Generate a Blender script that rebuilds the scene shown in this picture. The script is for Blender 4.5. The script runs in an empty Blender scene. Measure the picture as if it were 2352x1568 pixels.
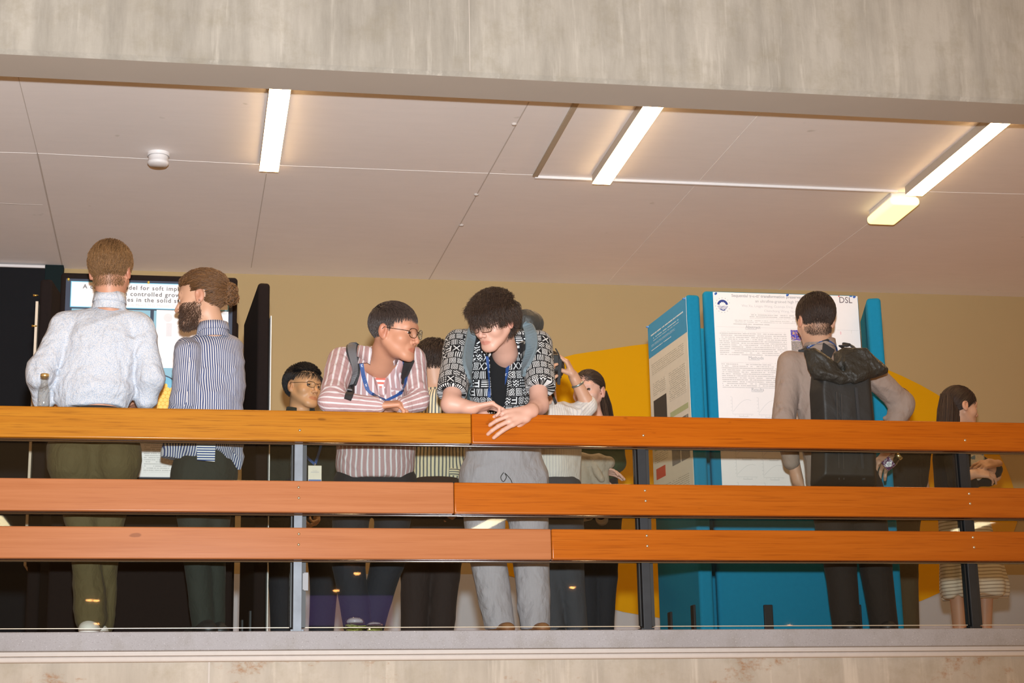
import bpy, bmesh, math, random
import numpy as np
from mathutils import Vector, Matrix
PI=math.pi
random.seed(5)
C=bpy.context.scene.collection
# ------------------------------------------------------------------ camera
K=0.94
FPX,PIT,YAW,ROL=4164.14,.24593,.1795,-.02034
CAM=np.array([-.51202*K,-8.57268*K,-.76999*K])
_fw=np.array([math.sin(YAW)*math.cos(PIT),math.cos(YAW)*math.cos(PIT),math.sin(PIT)])
_rt=np.array([math.cos(YAW),-math.sin(YAW),0.]); _up=np.cross(_rt,_fw)
RT=_rt*math.cos(ROL)+_up*math.sin(ROL); UP=-_rt*math.sin(ROL)+_up*math.cos(ROL)
cd=bpy.data.cameras.new('camera'); cam=bpy.data.objects.new('camera',cd); C.objects.link(cam)
cd.sensor_width=36; cd.lens=FPX/2352*36; cd.clip_end=200
cam.matrix_world=Matrix(((RT[0],UP[0],-_fw[0],CAM[0]),(RT[1],UP[1],-_fw[1],CAM[1]),(RT[2],UP[2],-_fw[2],CAM[2]),(0,0,0,1)))
sc=bpy.context.scene; sc.camera=cam
sc.view_settings.view_transform='Standard'; sc.view_settings.look='None'; sc.view_settings.exposure=0.0; sc.view_settings.gamma=1; sc.view_settings.use_curve_mapping=False
sc.cycles.max_bounces=8; sc.cycles.transparent_max_bounces=16; sc.cycles.sample_clamp_indirect=6
# world: dim warm glow of the surrounding hall
w=bpy.data.worlds.new('world'); sc.world=w; w.use_nodes=True
w.node_tree.nodes['Background'].inputs[0].default_value=(1.0,.56,.24,1); w.node_tree.nodes['Background'].inputs[1].default_value=.48
# the photographer's flash, above the lens
fl=bpy.data.lights.new('flash','SPOT'); fl.shadow_soft_size=.07; fl.spot_size=math.radians(72); fl.spot_blend=1.0; fl.energy=4300; fl.color=(.88,.95,1.0)
flo=bpy.data.objects.new('flash',fl); C.objects.link(flo)
flo.location=CAM+np.array([0.02,0,.42]); _aim=Vector(_fw+RT*(700-1176)/FPX-UP*(250-784)/FPX); flo.rotation_euler=_aim.to_track_quat('-Z','Y').to_euler()

def _ray(px,py): return _fw+RT*(px-1176)/FPX-UP*(py-784)/FPX
def P(px,py,Y):
    d=_ray(px,py); return CAM+d*(Y-CAM[1])/d[1]
def PZ(px,py,Z):
    d=_ray(px,py); return CAM+d*(Z-CAM[2])/d[2]
# ------------------------------------------------------------------ materials
def newmat(name):
    m=bpy.data.materials.new(name); m.use_nodes=True; return m,m.node_tree.nodes,m.node_tree.links,m.node_tree.nodes['Principled BSDF']
class NT:
    def __init__(s,nt): s.nt=nt
    def _set(s,sock,v):
        if isinstance(v,bpy.types.NodeSocket): s.nt.links.new(v,sock)
        else: sock.default_value=v
    def m(s,op,a,b=0.,c=0.):
        n=s.nt.nodes.new('ShaderNodeMath'); n.operation=op
        s._set(n.inputs[0],a); s._set(n.inputs[1],b); s._set(n.inputs[2],c); return n.outputs[0]
    def mix(s,f,a,b,mode='MIX'):
        n=s.nt.nodes.new('ShaderNodeMix'); n.data_type='RGBA'; n.blend_type=mode
        s._set(n.inputs[0],f); s._set(n.inputs[6],a if isinstance(a,bpy.types.NodeSocket) else (*a,1)); s._set(n.inputs[7],b if isinstance(b,bpy.types.NodeSocket) else (*b,1)); return n.outputs[2]
    def noise(s,vec,scale,detail=4,rough=.5,out=0,dist=0.):
        n=s.nt.nodes.new('ShaderNodeTexNoise'); s._set(n.inputs['Vector'],vec); n.inputs['Scale'].default_value=scale; n.inputs['Detail'].default_value=detail; n.inputs['Roughness'].default_value=rough; n.inputs['Distortion'].default_value=dist; return n.outputs[out]
    def map(s,vec,scale=(1,1,1),loc=(0,0,0)):
        n=s.nt.nodes.new('ShaderNodeMapping'); s._set(n.inputs[0],vec); n.inputs[3].default_value=scale; n.inputs[1].default_value=loc; return n.outputs[0]
    def coord(s,k='Object'):
        n=s.nt.nodes.new('ShaderNodeTexCoord'); return n.outputs[k]
    def geo(s):
        return s.nt.nodes.new('ShaderNodeNewGeometry').outputs['Position']
    def xyz(s,v):
        n=s.nt.nodes.new('ShaderNodeSeparateXYZ'); s._set(n.inputs[0],v); return n.outputs
    def comb(s,x,y,z=0.):
        n=s.nt.nodes.new('ShaderNodeCombineXYZ'); s._set(n.inputs[0],x); s._set(n.inputs[1],y); s._set(n.inputs[2],z); return n.outputs[0]
    def ramp(s,f,stops):
        n=s.nt.nodes.new('ShaderNodeValToRGB'); s._set(n.inputs[0],f); e=n.color_ramp.elements
        while len(e)<len(stops): e.new(.5)
        for i,(p,c) in enumerate(stops):
            e[i].position=p; e[i].color=(*c,1) if len(c)==3 else c
        return n.outputs[0]
    def bump(s,h,st,d=.002):
        n=s.nt.nodes.new('ShaderNodeBump'); s._set(n.inputs['Height'],h); n.inputs['Strength'].default_value=st; n.inputs['Distance'].default_value=d; return n.outputs[0]
    def white(s,v):
        n=s.nt.nodes.new('ShaderNodeTexWhiteNoise'); n.noise_dimensions='3D'; s._set(n.inputs[0],v); return n.outputs[0]
    def attr(s,nm):
        n=s.nt.nodes.new('ShaderNodeAttribute'); n.attribute_name=nm; return n.outputs
def plain(name,col,rough=.6,metal=0.,var=.06,scale=30,bump=0.,spec=.5,coat=0.):
    m,n,l,b=newmat(name); t=NT(m.node_tree)
    nz=t.noise(t.coord(),scale,3)
    c=t.mix(nz,tuple(x*(1-var) for x in col),tuple(min(1,x*(1+var)) for x in col)); l.new(c,b.inputs['Base Color'])
    b.inputs['Roughness'].default_value=rough; b.inputs['Metallic'].default_value=metal; b.inputs['Specular IOR Level'].default_value=spec
    if coat: b.inputs['Coat Weight'].default_value=coat
    if bump: l.new(t.bump(t.noise(t.coord(),scale*3,4),bump),b.inputs['Normal'])
    return m
def emis(name,col,st,base=(.8,.8,.8)):
    m,n,l,b=newmat(name); b.inputs['Base Color'].default_value=(*base,1); b.inputs['Emission Color'].default_value=(*col,1); b.inputs['Emission Strength'].default_value=st; return m
def concrete(name,c0,c1,streak=.5,speck=0.,rust=0.,rough=.85):
    m,n,l,b=newmat(name); t=NT(m.node_tree); p=t.geo()
    big=t.noise(p,1.3,6,.6); c=t.mix(t.ramp(big,[(.3,(0,0,0)),(.7,(1,1,1))]),c0,c1)
    if streak:
        st=t.noise(t.map(p,(6,6,.9)),1.0,7,.68); f=t.ramp(st,[(.42,(0,0,0)),(.72,(1,1,1))])
        c=t.mix(t.m('MULTIPLY',f,streak),c,tuple(x*.62 for x in c0))
        st2=t.noise(t.map(p,(17,17,1.3),(5,1,3)),1.0,4,.6); f2=t.ramp(st2,[(.58,(0,0,0)),(.7,(1,1,1))])
        c=t.mix(t.m('MULTIPLY',f2,.45),c,tuple(min(1,x*1.3) for x in c1))
    bl=t.noise(p,5,6,.7); c=t.mix(t.m('MULTIPLY',t.ramp(bl,[(.5,(0,0,0)),(.75,(1,1,1))]),.5),c,(c0[0]*.72,c0[1]*.68,c0[2]*.55))
    if rust:
        r=t.m('MULTIPLY',t.ramp(t.noise(t.map(p,(3,3,6),(2.3,0,1.2)),1.0,7,.7),[(.56,(0,0,0)),(.64,(1,1,1))]),t.ramp(t.noise(p,22,4,.7),[(.4,(0,0,0)),(.6,(1,1,1))]))
        c=t.mix(t.m('MULTIPLY',r,rust),c,(.30,.13,.04))
    if speck:
        s=t.ramp(t.noise(p,140,3,.7),[(.30,(1,1,1)),(.42,(0,0,0))]); c=t.mix(t.m('MULTIPLY',s,speck),c,(.12,.10,.09))
        s=t.ramp(t.noise(t.map(p,(1,1,1),(9,9,9)),170,3,.7),[(.62,(0,0,0)),(.7,(1,1,1))]); c=t.mix(t.m('MULTIPLY',s,.6),c,(.85,.83,.85))
    l.new(c,b.inputs['Base Color']); b.inputs['Roughness'].default_value=rough
    l.new(t.bump(t.noise(p,60,5,.6),.35,.003),b.inputs['Normal']); return m
def wood(name,c0,c1,c2,seed,rough=.22,grain=1.):
    m,n,l,b=newmat(name); t=NT(m.node_tree); p=t.map(t.geo(),(1,1,1),(seed*3.1,seed,seed*1.7))
    g=t.noise(t.map(p,(1.1,20,34)),1.0,7,.62,dist=.35)
    c=t.mix(t.ramp(g,[(.3,(0,0,0)),(.68,(1,1,1))]),c0,c1)
    g2=t.noise(t.map(p,(3.5,60,150)),1.0,5,.6); c=t.mix(t.m('MULTIPLY',t.ramp(g2,[(.52,(0,0,0)),(.66,(1,1,1))]),.55*grain),c,c2)
    kn=t.noise(t.map(p,(9,9,22)),1.0,2,.5); c=t.mix(t.m('MULTIPLY',t.ramp(kn,[(.74,(0,0,0)),(.79,(1,1,1))]),.5),c,tuple(x*.5 for x in c2))
    l.new(c,b.inputs['Base Color']); b.inputs['Roughness'].default_value=rough; b.inputs['Specular IOR Level'].default_value=.22
    b.inputs['Coat Weight'].default_value=.0; b.inputs['Coat Roughness'].default_value=.5
    l.new(t.bump(g2,.08,.001),b.inputs['Normal']); return m
def fabric(name,colfn=None,col=(.5,.5,.5),rough=.85,wr=.5,wscale=9,sheen=.15,fine=.1):
    """cloth; colfn(t, u, v) gives the colour socket from the cloth's own UVs in metres"""
    m,n,l,b=newmat(name); t=NT(m.node_tree); uv=t.xyz(t.coord('UV')); p=t.geo()
    if colfn: c=colfn(t,uv[0],uv[1])
    else: c=t.mix(t.noise(p,40,3),tuple(x*.93 for x in col),tuple(min(1,x*1.07) for x in col))
    l.new(c,b.inputs['Base Color']); b.inputs['Roughness'].default_value=rough; b.inputs['Sheen Weight'].default_value=sheen*.2; b.inputs['Specular IOR Level'].default_value=.2 if rough>.6 else .5
    h=t.noise(t.map(p,(1,1,.6)),wscale,4,.45,dist=1.2); h2=t.noise(t.map(p,(1,1,.7)),wscale*3.2,3,.5,dist=.9)
    hh=t.m('ADD',h,t.m('MULTIPLY',h2,.3)); b1=t.bump(hh,wr,.03)
    l.new(b1,b.inputs['Normal']); return m
def stripes(ca,cb,per,duty,axis='u',wob=.15,soft=.06,cc=None):
    def f(t,u,v):
        a,b=(u,v) if axis=='u' else (v,u)
        nz=t.noise(t.comb(a,b,0.),6,2); x=t.m('ADD',t.m('DIVIDE',a,per),t.m('MULTIPLY',nz,wob))
        tri=t.m('MULTIPLY',t.m('ABSOLUTE',t.m('SUBTRACT',t.m('FRACT',x),.5)),2.)
        k=t.ramp(tri,[(max(0,duty-soft),(0,0,0)),(min(1,duty+soft),(1,1,1))])
        c=t.mix(k,cb,ca)
        if cc:
            k2=t.ramp(t.m('ABSOLUTE',t.m('SUBTRACT',t.m('FRACT',t.m('DIVIDE',x,2.)),.5)),[(0.02,(1,1,1)),(.05,(0,0,0))]); c=t.mix(k2,c,cc)
        return c
    return f
M={}
M['beam']=concrete('concrete_beam',(.32,.29,.245),(.43,.40,.35),.75)
M['slab']=concrete('concrete_wall_lower',(.40,.345,.28),(.53,.47,.40),.45,rust=.8)
M['cap']=concrete('concrete_cap',(.29,.275,.285),(.36,.35,.37),0,speck=.55)
M['soffit']=plain('beam_soffit_paint',(.46,.41,.36),.8,var=.05,scale=3)
def ceil_mat():
    m,n,l,b=newmat('ceiling_plaster'); t=NT(m.node_tree); p=t.geo()
    c=t.mix(t.ramp(t.noise(p,1.4,6,.6),[(.3,(0,0,0)),(.7,(1,1,1))]),(.84,.79,.77),(.88,.83,.81))
    c=t.mix(t.m('MULTIPLY',t.ramp(t.noise(t.map(p,(1,5,1)),4,7,.7),[(.4,(0,0,0)),(.8,(1,1,1))]),.25),c,(.74,.70,.68))
    c=t.mix(t.ramp(t.noise(p,9,2,.4),[(.76,(0,0,0)),(.8,(1,1,1))]),c,(.7,.66,.62))
    l.new(c,b.inputs['Base Color']); b.inputs['Roughness'].default_value=.8; return m
M['ceil']=ceil_mat(); M['jl']=plain('joint_light',(.86,.82,.79),.8); M['jd']=plain('joint_dark',(.56,.50,.46),.8)
M['tan']=plain('wall_tan_paint',(.46,.33,.165),.8,var=.03,scale=2,spec=.2)
M['ochre']=plain('mural_ochre_paint',(.70,.34,.001),.8,var=.03,scale=2,spec=.15)
M['gband']=plain('wall_grey_paint',(.50,.50,.56),.8,var=.03,scale=2)
M['blackwall']=plain('wall_black_paint',(.010,.010,.012),.8,var=.1,scale=3,spec=.15)
M['greenblack']=plain('dark_green_paint',(.008,.016,.017),.8,spec=.15)
M['white']=plain('white_plastic',(.75,.72,.72),.5)
M['conduit']=plain('painted_conduit',(.42,.34,.25),.6)
M['steel']=plain('dark_steel',(.03,.033,.038),.42,.5,var=.35,scale=12)
M['steel2']=plain('flash_sheen_steel',(.15,.165,.19),.5,.25,var=.4,scale=14)  # steel of one post, grey flash sheen put into the base colour
M['bar']=plain('polished_bar',(.30,.30,.32),.16,1.0)
M['bolt']=plain('bolt_metal',(.75,.74,.7),.22,1.0)
M['floor']=plain('floor_screed',(.72,.50,.31),.5,var=.1,scale=2)
def glass(name,tint,k=.022):
    m,n,l,b=newmat(name); n.remove(b); out=n['Material Output']; t=NT(m.node_tree)
    tr=n.new('ShaderNodeBsdfTransparent'); tr.inputs[0].default_value=(*tint,1); g=n.new('ShaderNodeBsdfGlossy'); g.inputs['Roughness'].default_value=.015; g.inputs[0].default_value=(1,1,1,1)
    lw=n.new('ShaderNodeLayerWeight'); fc=t.m('ADD',t.m('MULTIPLY',t.m('POWER',lw.outputs['Facing'],5.),1-k),k); mx=n.new('ShaderNodeMixShader')
    l.new(fc,mx.inputs[0]); l.new(tr.outputs[0],mx.inputs[1]); l.new(g.outputs[0],mx.inputs[2]); l.new(mx.outputs[0],out.inputs[0]); return m
M['glass']=glass('railing_glass',(.90,.925,.915)); M['clear']=glass('clear_glass',(.97,.975,.97),.03)
# ------------------------------------------------------------------ objects
def tag(o,label,cat,group=None):
    o['label']=label; o['category']=cat
    if group: o['group']=group
    return o
def empty(name,loc,label,cat,group=None):
    o=bpy.data.objects.new(name,None); C.objects.link(o); o.location=loc; o.empty_display_size=.05
    return tag(o,label,cat,group)
def setparent(o,parent):
    o.parent=parent
    q=parent; off=Vector((0,0,0))
    while q is not None: off+=Vector(q.location); q=q.parent
    o.location=Vector(o.location)-off
def link(name,me,mats,parent=None,label=None):
    o=bpy.data.objects.new(name,me); C.objects.link(o)
    for m in (mats if isinstance(mats,(list,tuple)) else [mats]): me.materials.append(m)
    if parent is not None: setparent(o,parent)
    if label: o['label']=label
    return o
def struct(o): o['kind']='structure'; return o
class MB:
    def __init__(s): s.v=[];s.f=[];s.mi=[];s.sm=[]; s.uv={}
    def add(s,vs,fs,mi=0,sm=False):
        b=len(s.v); s.v+= [tuple(map(float,x)) for x in vs]
        for f in fs: s.f.append(tuple(i+b for i in f)); s.mi.append(mi); s.sm.append(sm)
        return s
    def box(s,lo,hi,mi=0,bev=0.,seg=2,R=None,o=None):
        """axis box lo..hi (local), optional rotation columns R (3x3 np) about origin o, bevelled edges"""
        bm=bmesh.new(); bmesh.ops.create_cube(bm,size=1)
        lo=np.array(lo,float);hi=np.array(hi,float)
        for v in bm.verts: v.co=Vector((lo+hi)/2+np.array(v.co)*(hi-lo))
        if bev: bmesh.ops.bevel(bm,geom=bm.edges[:],offset=bev,segments=seg,affect='EDGES',profile=.5)
        vs=[np.array(v.co) for v in bm.verts]
        if R is not None: vs=[np.array(o)+R@v for v in vs]
        if not bev: s.add(vs,[[v.index for v in f.verts] for f in bm.faces],mi,False); bm.free(); return s
        F=sorted(bm.faces,key=lambda f:-f.calc_area()); big=set(f.index for f in F[:6]); b0=len(s.v); s.v+=[tuple(map(float,x)) for x in vs]
        for f in bm.faces: s.f.append(tuple(v.index+b0 for v in f.verts)); s.mi.append(mi); s.sm.append(f.index not in big)
        bm.free(); return s
    def tube(s,pts,r,n=10,mi=0,cap=True,flat=None):
        pts=[np.array(p,float) for p in pts]; rs=r if isinstance(r,(list,tuple,np.ndarray)) else [r]*len(pts)
        ref=None; vs=[];fs=[]
        for i,p in enumerate(pts):
            d=pts[min(i+1,len(pts)-1)]-pts[max(i-1,0)]; d=d/(np.linalg.norm(d)+1e-12)
            if ref is None:
                ref=np.cross(d,[0,0,1.]);
                if np.linalg.norm(ref)<.1: ref=np.cross(d,[1.,0,0])
            ref=ref-d*(ref@d); ref/=np.linalg.norm(ref)+1e-12; q=np.cross(d,ref)
            for k in range(n):
                a=2*PI*k/n; vs.append(p+rs[i]*(ref*math.cos(a)+q*math.sin(a)))
        for i in range(len(pts)-1):
            for k in range(n): fs.append((i*n+k,i*n+(k+1)%n,(i+1)*n+(k+1)%n,(i+1)*n+k))
        if cap: fs.append(tuple(range(n))[::-1]); fs.append(tuple((len(pts)-1)*n+k for k in range(n)))
        return s.add(vs,fs,mi,True)
    def ribbon(s,pts,nrm,w,th,mi=0):
        """flat strap through pts; nrm outward normals"""
        pts=[np.array(p,float) for p in pts]; vs=[];fs=[]
        ws=w if isinstance(w,(list,tuple)) else [w]*len(pts)
        for i,p in enumerate(pts):
            d=pts[min(i+1,len(pts)-1)]-pts[max(i-1,0)]; d/=np.linalg.norm(d)+1e-12
            n=np.array(nrm[i],float); n=n-d*(n@d); n/=np.linalg.norm(n)+1e-12; sd=np.cross(d,n)
            h=ws[i]/2
            vs+=[p-sd*h-n*th*.5,p-sd*h+n*th*.3,p-sd*h*.8+n*th*.5,p+sd*h*.8+n*th*.5,p+sd*h+n*th*.3,p+sd*h-n*th*.5]
        for i in range(len(pts)-1):
            for k in range(6): fs.append((i*6+k,i*6+(k+1)%6,(i+1)*6+(k+1)%6,(i+1)*6+k))
        m=len(pts)-1; fs.append((5,4,3,2,1,0)); fs.append(tuple(m*6+k for k in range(6)))
        return s.add(vs,fs,mi,False)
    def lathe(s,prof,o,ax=(0,0,1),n=24,mi=0):
        ax=np.array(ax,float);ax/=np.linalg.norm(ax); a=np.cross(ax,[0,1.,0]);
        if np.linalg.norm(a)<.1: a=np.cross(ax,[1.,0,0])
        a/=np.linalg.norm(a); b=np.cross(ax,a); vs=[];fs=[]
        for r,z in prof:
            for k in range(n):
                t=2*PI*k/n; vs.append(np.array(o)+ax*z+r*(a*math.cos(t)+b*math.sin(t)))
        for i in range(len(prof)-1):
            for k in range(n): fs.append((i*n+k,i*n+(k+1)%n,(i+1)*n+(k+1)%n,(i+1)*n+k))
        return s.add(vs,fs,mi,True)
    def sheet(s,o,ex,ez,poly,mi=0,th=0.001,n=None):
        """thin solid from a 2D polygon in frame o,ex,ez ; n = outward normal"""
        o=np.array(o,float);ex=np.array(ex,float);ez=np.array(ez,float); nn=np.array(n,float)
        k=len(poly); vs=[o+ex*a+ez*b+nn*th for a,b in poly]+[o+ex*a+ez*b for a,b in poly]
        fs=[tuple(range(k)),tuple(range(2*k-1,k-1,-1))]+[(i,(i+1)%k,k+(i+1)%k,k+i) for i in range(k)]
        return s.add(vs,fs,mi,False)
    def build(s,name,mats,parent=None,label=None,uvf=None):
        me=bpy.data.meshes.new(name); me.from_pydata(s.v,[],s.f); 
        me.polygons.foreach_set('material_index',s.mi); me.polygons.foreach_set('use_smooth',s.sm)
        if uvf is not None:
            uv=me.uv_layers.new(name='UVMap'); 
            for lp in me.loops: uv.data[lp.index].uv=uvf(np.array(me.vertices[lp.vertex_index].co))
        bm=bmesh.new(); bm.from_mesh(me); bmesh.ops.recalc_face_normals(bm,faces=bm.faces); bm.to_mesh(me); bm.free()
        return link(name,me,mats,parent,label)
# ------------------------------------------------------------------ implicit surfaces
def unit(v): v=np.array(v,float); return v/(np.linalg.norm(v)+1e-12)
def cone(a,b,ra,rb,k=.012,flat=None): return dict(t='c',a=np.array(a,float),b=np.array(b,float),ra=ra,rb=rb,k=k,fl=flat)
def ell(c,r,R=None,k=.012): return dict(t='e',c=np.array(c,float),r=np.array(r,float),R=np.eye(3) if R is None else R,k=k)
def sub(p): p=dict(p); p['neg']=True; return p
def pd(p,X):
    if p['t']=='c':
        pa=X-p['a']; ba=p['b']-p['a']
        if p['fl'] is not None:
            n,s=p['fl']; n=np.array(n); pa=pa+np.outer(pa@n,n)*(1/s-1); ba=ba+n*(ba@n)*(1/s-1)
        h=np.clip(pa@ba/(ba@ba+1e-12),0,1); return np.sqrt(((pa-h[:,None]*ba)**2).sum(1))-(p['ra']+(p['rb']-p['ra'])*h)
    if p['t']=='e':
        q=((X-p['c'])@p['R'])/p['r']; k0=np.sqrt((q**2).sum(1)); k1=np.sqrt(((q/p['r'])**2).sum(1))+1e-9
        return k0*(k0-1)/k1
    if p['t']=='p':   # upright slab with a polygonal outline (x,z), rounded
        A=p['poly']; q=X[:,[0,2]]; B=np.roll(A,1,0); d=np.full(len(X),1e9); s=np.ones(len(X))
        for a,b in zip(A,B):
            e=b-a; w=q-a; h=np.clip(w@e/(e@e),0,1); d=np.minimum(d,((w-h[:,None]*e)**2).sum(1))
            c1=q[:,1]>=a[1];c2=q[:,1]<b[1];c3=e[0]*w[:,1]>e[1]*w[:,0]; fl=(c1&c2&c3)|(~c1&~c2&~c3); s[fl]*=-1
        d2=s*np.sqrt(d); y=np.abs(X[:,1]-p['y']-p.get('sl',0)*(X[:,2]-p['c'][2]))-p['th']*np.clip(.45+(-d2)/p['bul'],.45,1.0); r=p['r']
        d2=d2+r; y=y+r; return np.minimum(np.maximum(d2,y),0)+np.sqrt(np.maximum(d2,0)**2+np.maximum(y,0)**2)-r
    if p['t']=='h':  # half space: inside where (X-o).n>0 removed
        return -((X-p['o'])@p['n'])
def slab(pxs,Y,th,r=.008,bul=.03,k=.01,sl=0.):
    pts=np.array([P(x,y,Y)[[0,2]] for x,y in pxs]); c=np.array([pts[:,0].mean(),Y,pts[:,1].mean()]); R=np.abs(pts-c[[0,2]]).max(0)
    return dict(t='p',poly=pts,y=Y,th=th,r=r,bul=bul,k=k,c=c,sl=sl,bb=np.array([R[0],th+abs(sl)*R[1],R[1]]))
def half(o,n,k=.004): return dict(t='h',o=np.array(o,float),n=unit(n),k=k,neg=True)
def evalf(prims,X,disp=None):
    D=np.full(len(X),1.0)
    for p in prims:
        d=pd(p,X); k=p['k']
        if p.get('neg'):
            h=np.clip(.5-.5*(D+d)/k,0,1); D=D*(1-h)-d*h+k*h*(1-h)
        else:
            h=np.clip(.5+.5*(D-d)/k,0,1); D=D*(1-h)+d*h-k*h*(1-h)
    if disp is not None: D=D+disp(X)
    return D
def mesh_field(prims,vox,disp=None,pad=.03):
    lo=np.full(3,1e9);hi=-lo
    for p in prims:
        if p.get('neg'): continue
        if p['t']=='c':
            r=max(p['ra'],p['rb']); 
            for q in (p['a'],p['b']): lo=np.minimum(lo,q-r);hi=np.maximum(hi,q+r)
        elif p['t']=='p': lo=np.minimum(lo,p['c']-p['bb']);hi=np.maximum(hi,p['c']+p['bb'])
        else: r=p['r'].max(); lo=np.minimum(lo,p['c']-r);hi=np.maximum(hi,p['c']+r)
    lo-=pad;hi+=pad; B=8; nb=np.ceil((hi-lo)/(vox*B)).astype(int); 
    gx=[lo[i]+(np.arange(nb[i])+.5)*B*vox-.5*vox for i in range(3)]
    G=np.stack(np.meshgrid(*gx,indexing='ij'),-1).reshape(-1,3)
    per=[pd(p,G) for p in prims]; D=evalf(prims,G)
    diag=B*vox*.87; act=np.abs(D)<diag*1.45+.012
    idx=np.nonzero(act)[0]
    loc=np.stack(np.meshgrid(*[np.arange(B)]*3,indexing='ij'),-1).reshape(-1,3)*vox-(B-1)/2*vox
    acc=np.full((len(idx),B**3),1.0)
    Ga=G[idx]
    for p,pdv in zip(prims,per):
        if p.get('neg'): m=np.nonzero(pdv[idx]<diag*1.6+.03+p['k'])[0]
        else: m=np.nonzero(pdv[idx]<D[idx]+2.6*diag+.02+2*p['k'])[0]
        if len(m)==0: continue
        X=(Ga[m][:,None,:]+loc[None]).reshape(-1,3); d=pd(p,X).reshape(len(m),-1); A=acc[m]; k=p['k']
        if p.get('neg'):
            h=np.clip(.5-.5*(A+d)/k,0,1); A=A*(1-h)-d*h+k*h*(1-h)
        else:
            h=np.clip(.5+.5*(A-d)/k,0,1); A=A*(1-h)+d*h-k*h*(1-h)
        acc[m]=A
    if disp is not None:
        X=(Ga[:,None,:]+loc[None]).reshape(-1,3); acc+=disp(X).reshape(acc.shape)
    full=np.repeat(np.repeat(np.repeat(np.where(D.reshape(nb)<0,-1,1).astype(np.float32),B,0),B,1),B,2)
    N=nb*B; bi=np.stack(np.unravel_index(idx,nb),-1)
    v6=full.reshape(nb[0],B,nb[1],B,nb[2],B)
    v6=v6.transpose(0,2,4,1,3,5).copy(); v6[bi[:,0],bi[:,1],bi[:,2]]=acc.reshape(-1,B,B,B); full=v6.transpose(0,3,1,4,2,5).reshape(N)
    full=np.pad(full,1,constant_values=1.0); lo=lo-vox; N=N+2
    # grid node (i,j,k) sits at lo + idx*vox
    s=(full<0); s8=s.astype(np.uint8); c=np.zeros(N-1,np.uint8)
    for a in (0,1):
        for b in (0,1):
            for d in (0,1): c+=s8[a:N[0]-1+a,b:N[1]-1+b,d:N[2]-1+d]
    ac=np.flatnonzero((c>0)&(c<8)); M1=N-1; ijk=np.stack(np.unravel_index(ac,M1),-1)
    pos=np.zeros((len(ac),3)); cnt=np.zeros(len(ac))
    corners=[(a,b,d) for a in (0,1) for b in (0,1) for d in (0,1)]
    val={q:full[ijk[:,0]+q[0],ijk[:,1]+q[1],ijk[:,2]+q[2]] for q in corners}
    for q in corners:
        for ax in range(3):
            if q[ax]==0:
                q2=list(q);q2[ax]=1;q2=tuple(q2); A,Bv=val[q],val[q2]; cr=(A<0)!=(Bv<0)
                t=np.where(cr,A/(A-Bv+1e-20),0); pt=np.array(q,float)[None].repeat(len(ac),0); pt[:,ax]+=t
                pos+=pt*cr[:,None]; cnt+=cr
    pos=(pos/cnt[:,None]+ijk)*vox+lo
    quads=[]
    for ax in range(3):
        sl0=[slice(None)]*3;sl1=[slice(None)]*3; sl0[ax]=slice(0,-1);sl1[ax]=slice(1,None)
        ch=s[tuple(sl0)]!=s[tuple(sl1)]; e=np.stack(np.nonzero(ch),-1)
        o1,o2=[(1,2),(2,0),(0,1)][ax]
        ok=(e[:,o1]>0)&(e[:,o2]>0)&(e[:,o1]<N[o1]-1)&(e[:,o2]<N[o2]-1); e=e[ok]; neg=s[e[:,0],e[:,1],e[:,2]]
        def cid(d1,d2):
            q=e.copy(); q[:,o1]-=d1; q[:,o2]-=d2; return np.searchsorted(ac,np.ravel_multi_index((q[:,0],q[:,1],q[:,2]),M1))
        Q=np.stack([cid(0,0),cid(1,0),cid(1,1),cid(0,1)],-1); Q[~neg]=Q[~neg][:,::-1]; quads.append(Q)
    return pos,np.concatenate(quads)
def np_mesh(name,V,Q,smooth=True):
    me=bpy.data.meshes.new(name); n=Q.shape[1]
    me.vertices.add(len(V)); me.vertices.foreach_set('co',V.astype(np.float32).ravel())
    me.loops.add(Q.size); me.loops.foreach_set('vertex_index',Q.ravel().astype(np.int32))
    me.polygons.add(len(Q)); me.polygons.foreach_set('loop_start',np.arange(0,Q.size,n,dtype=np.int32))
    me.polygons.foreach_set('use_smooth',np.ones(len(Q),bool)); me.update(calc_edges=True); me.validate(); return me
def relax(V,Q,it=1,lam=.5):
    for _ in range(it):
        S=np.zeros_like(V);n=np.zeros(len(V))
        for i in range(4):
            a=Q[:,i];b=Q[:,(i+1)%4]
            for c in range(3): S[:,c]+=np.bincount(a,V[b,c],len(V))+np.bincount(b,V[a,c],len(V))
            n+=np.bincount(a,minlength=len(V))+np.bincount(b,minlength=len(V))
        V=V+(S/np.maximum(n,1)[:,None]-V)*lam
    return V
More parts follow.
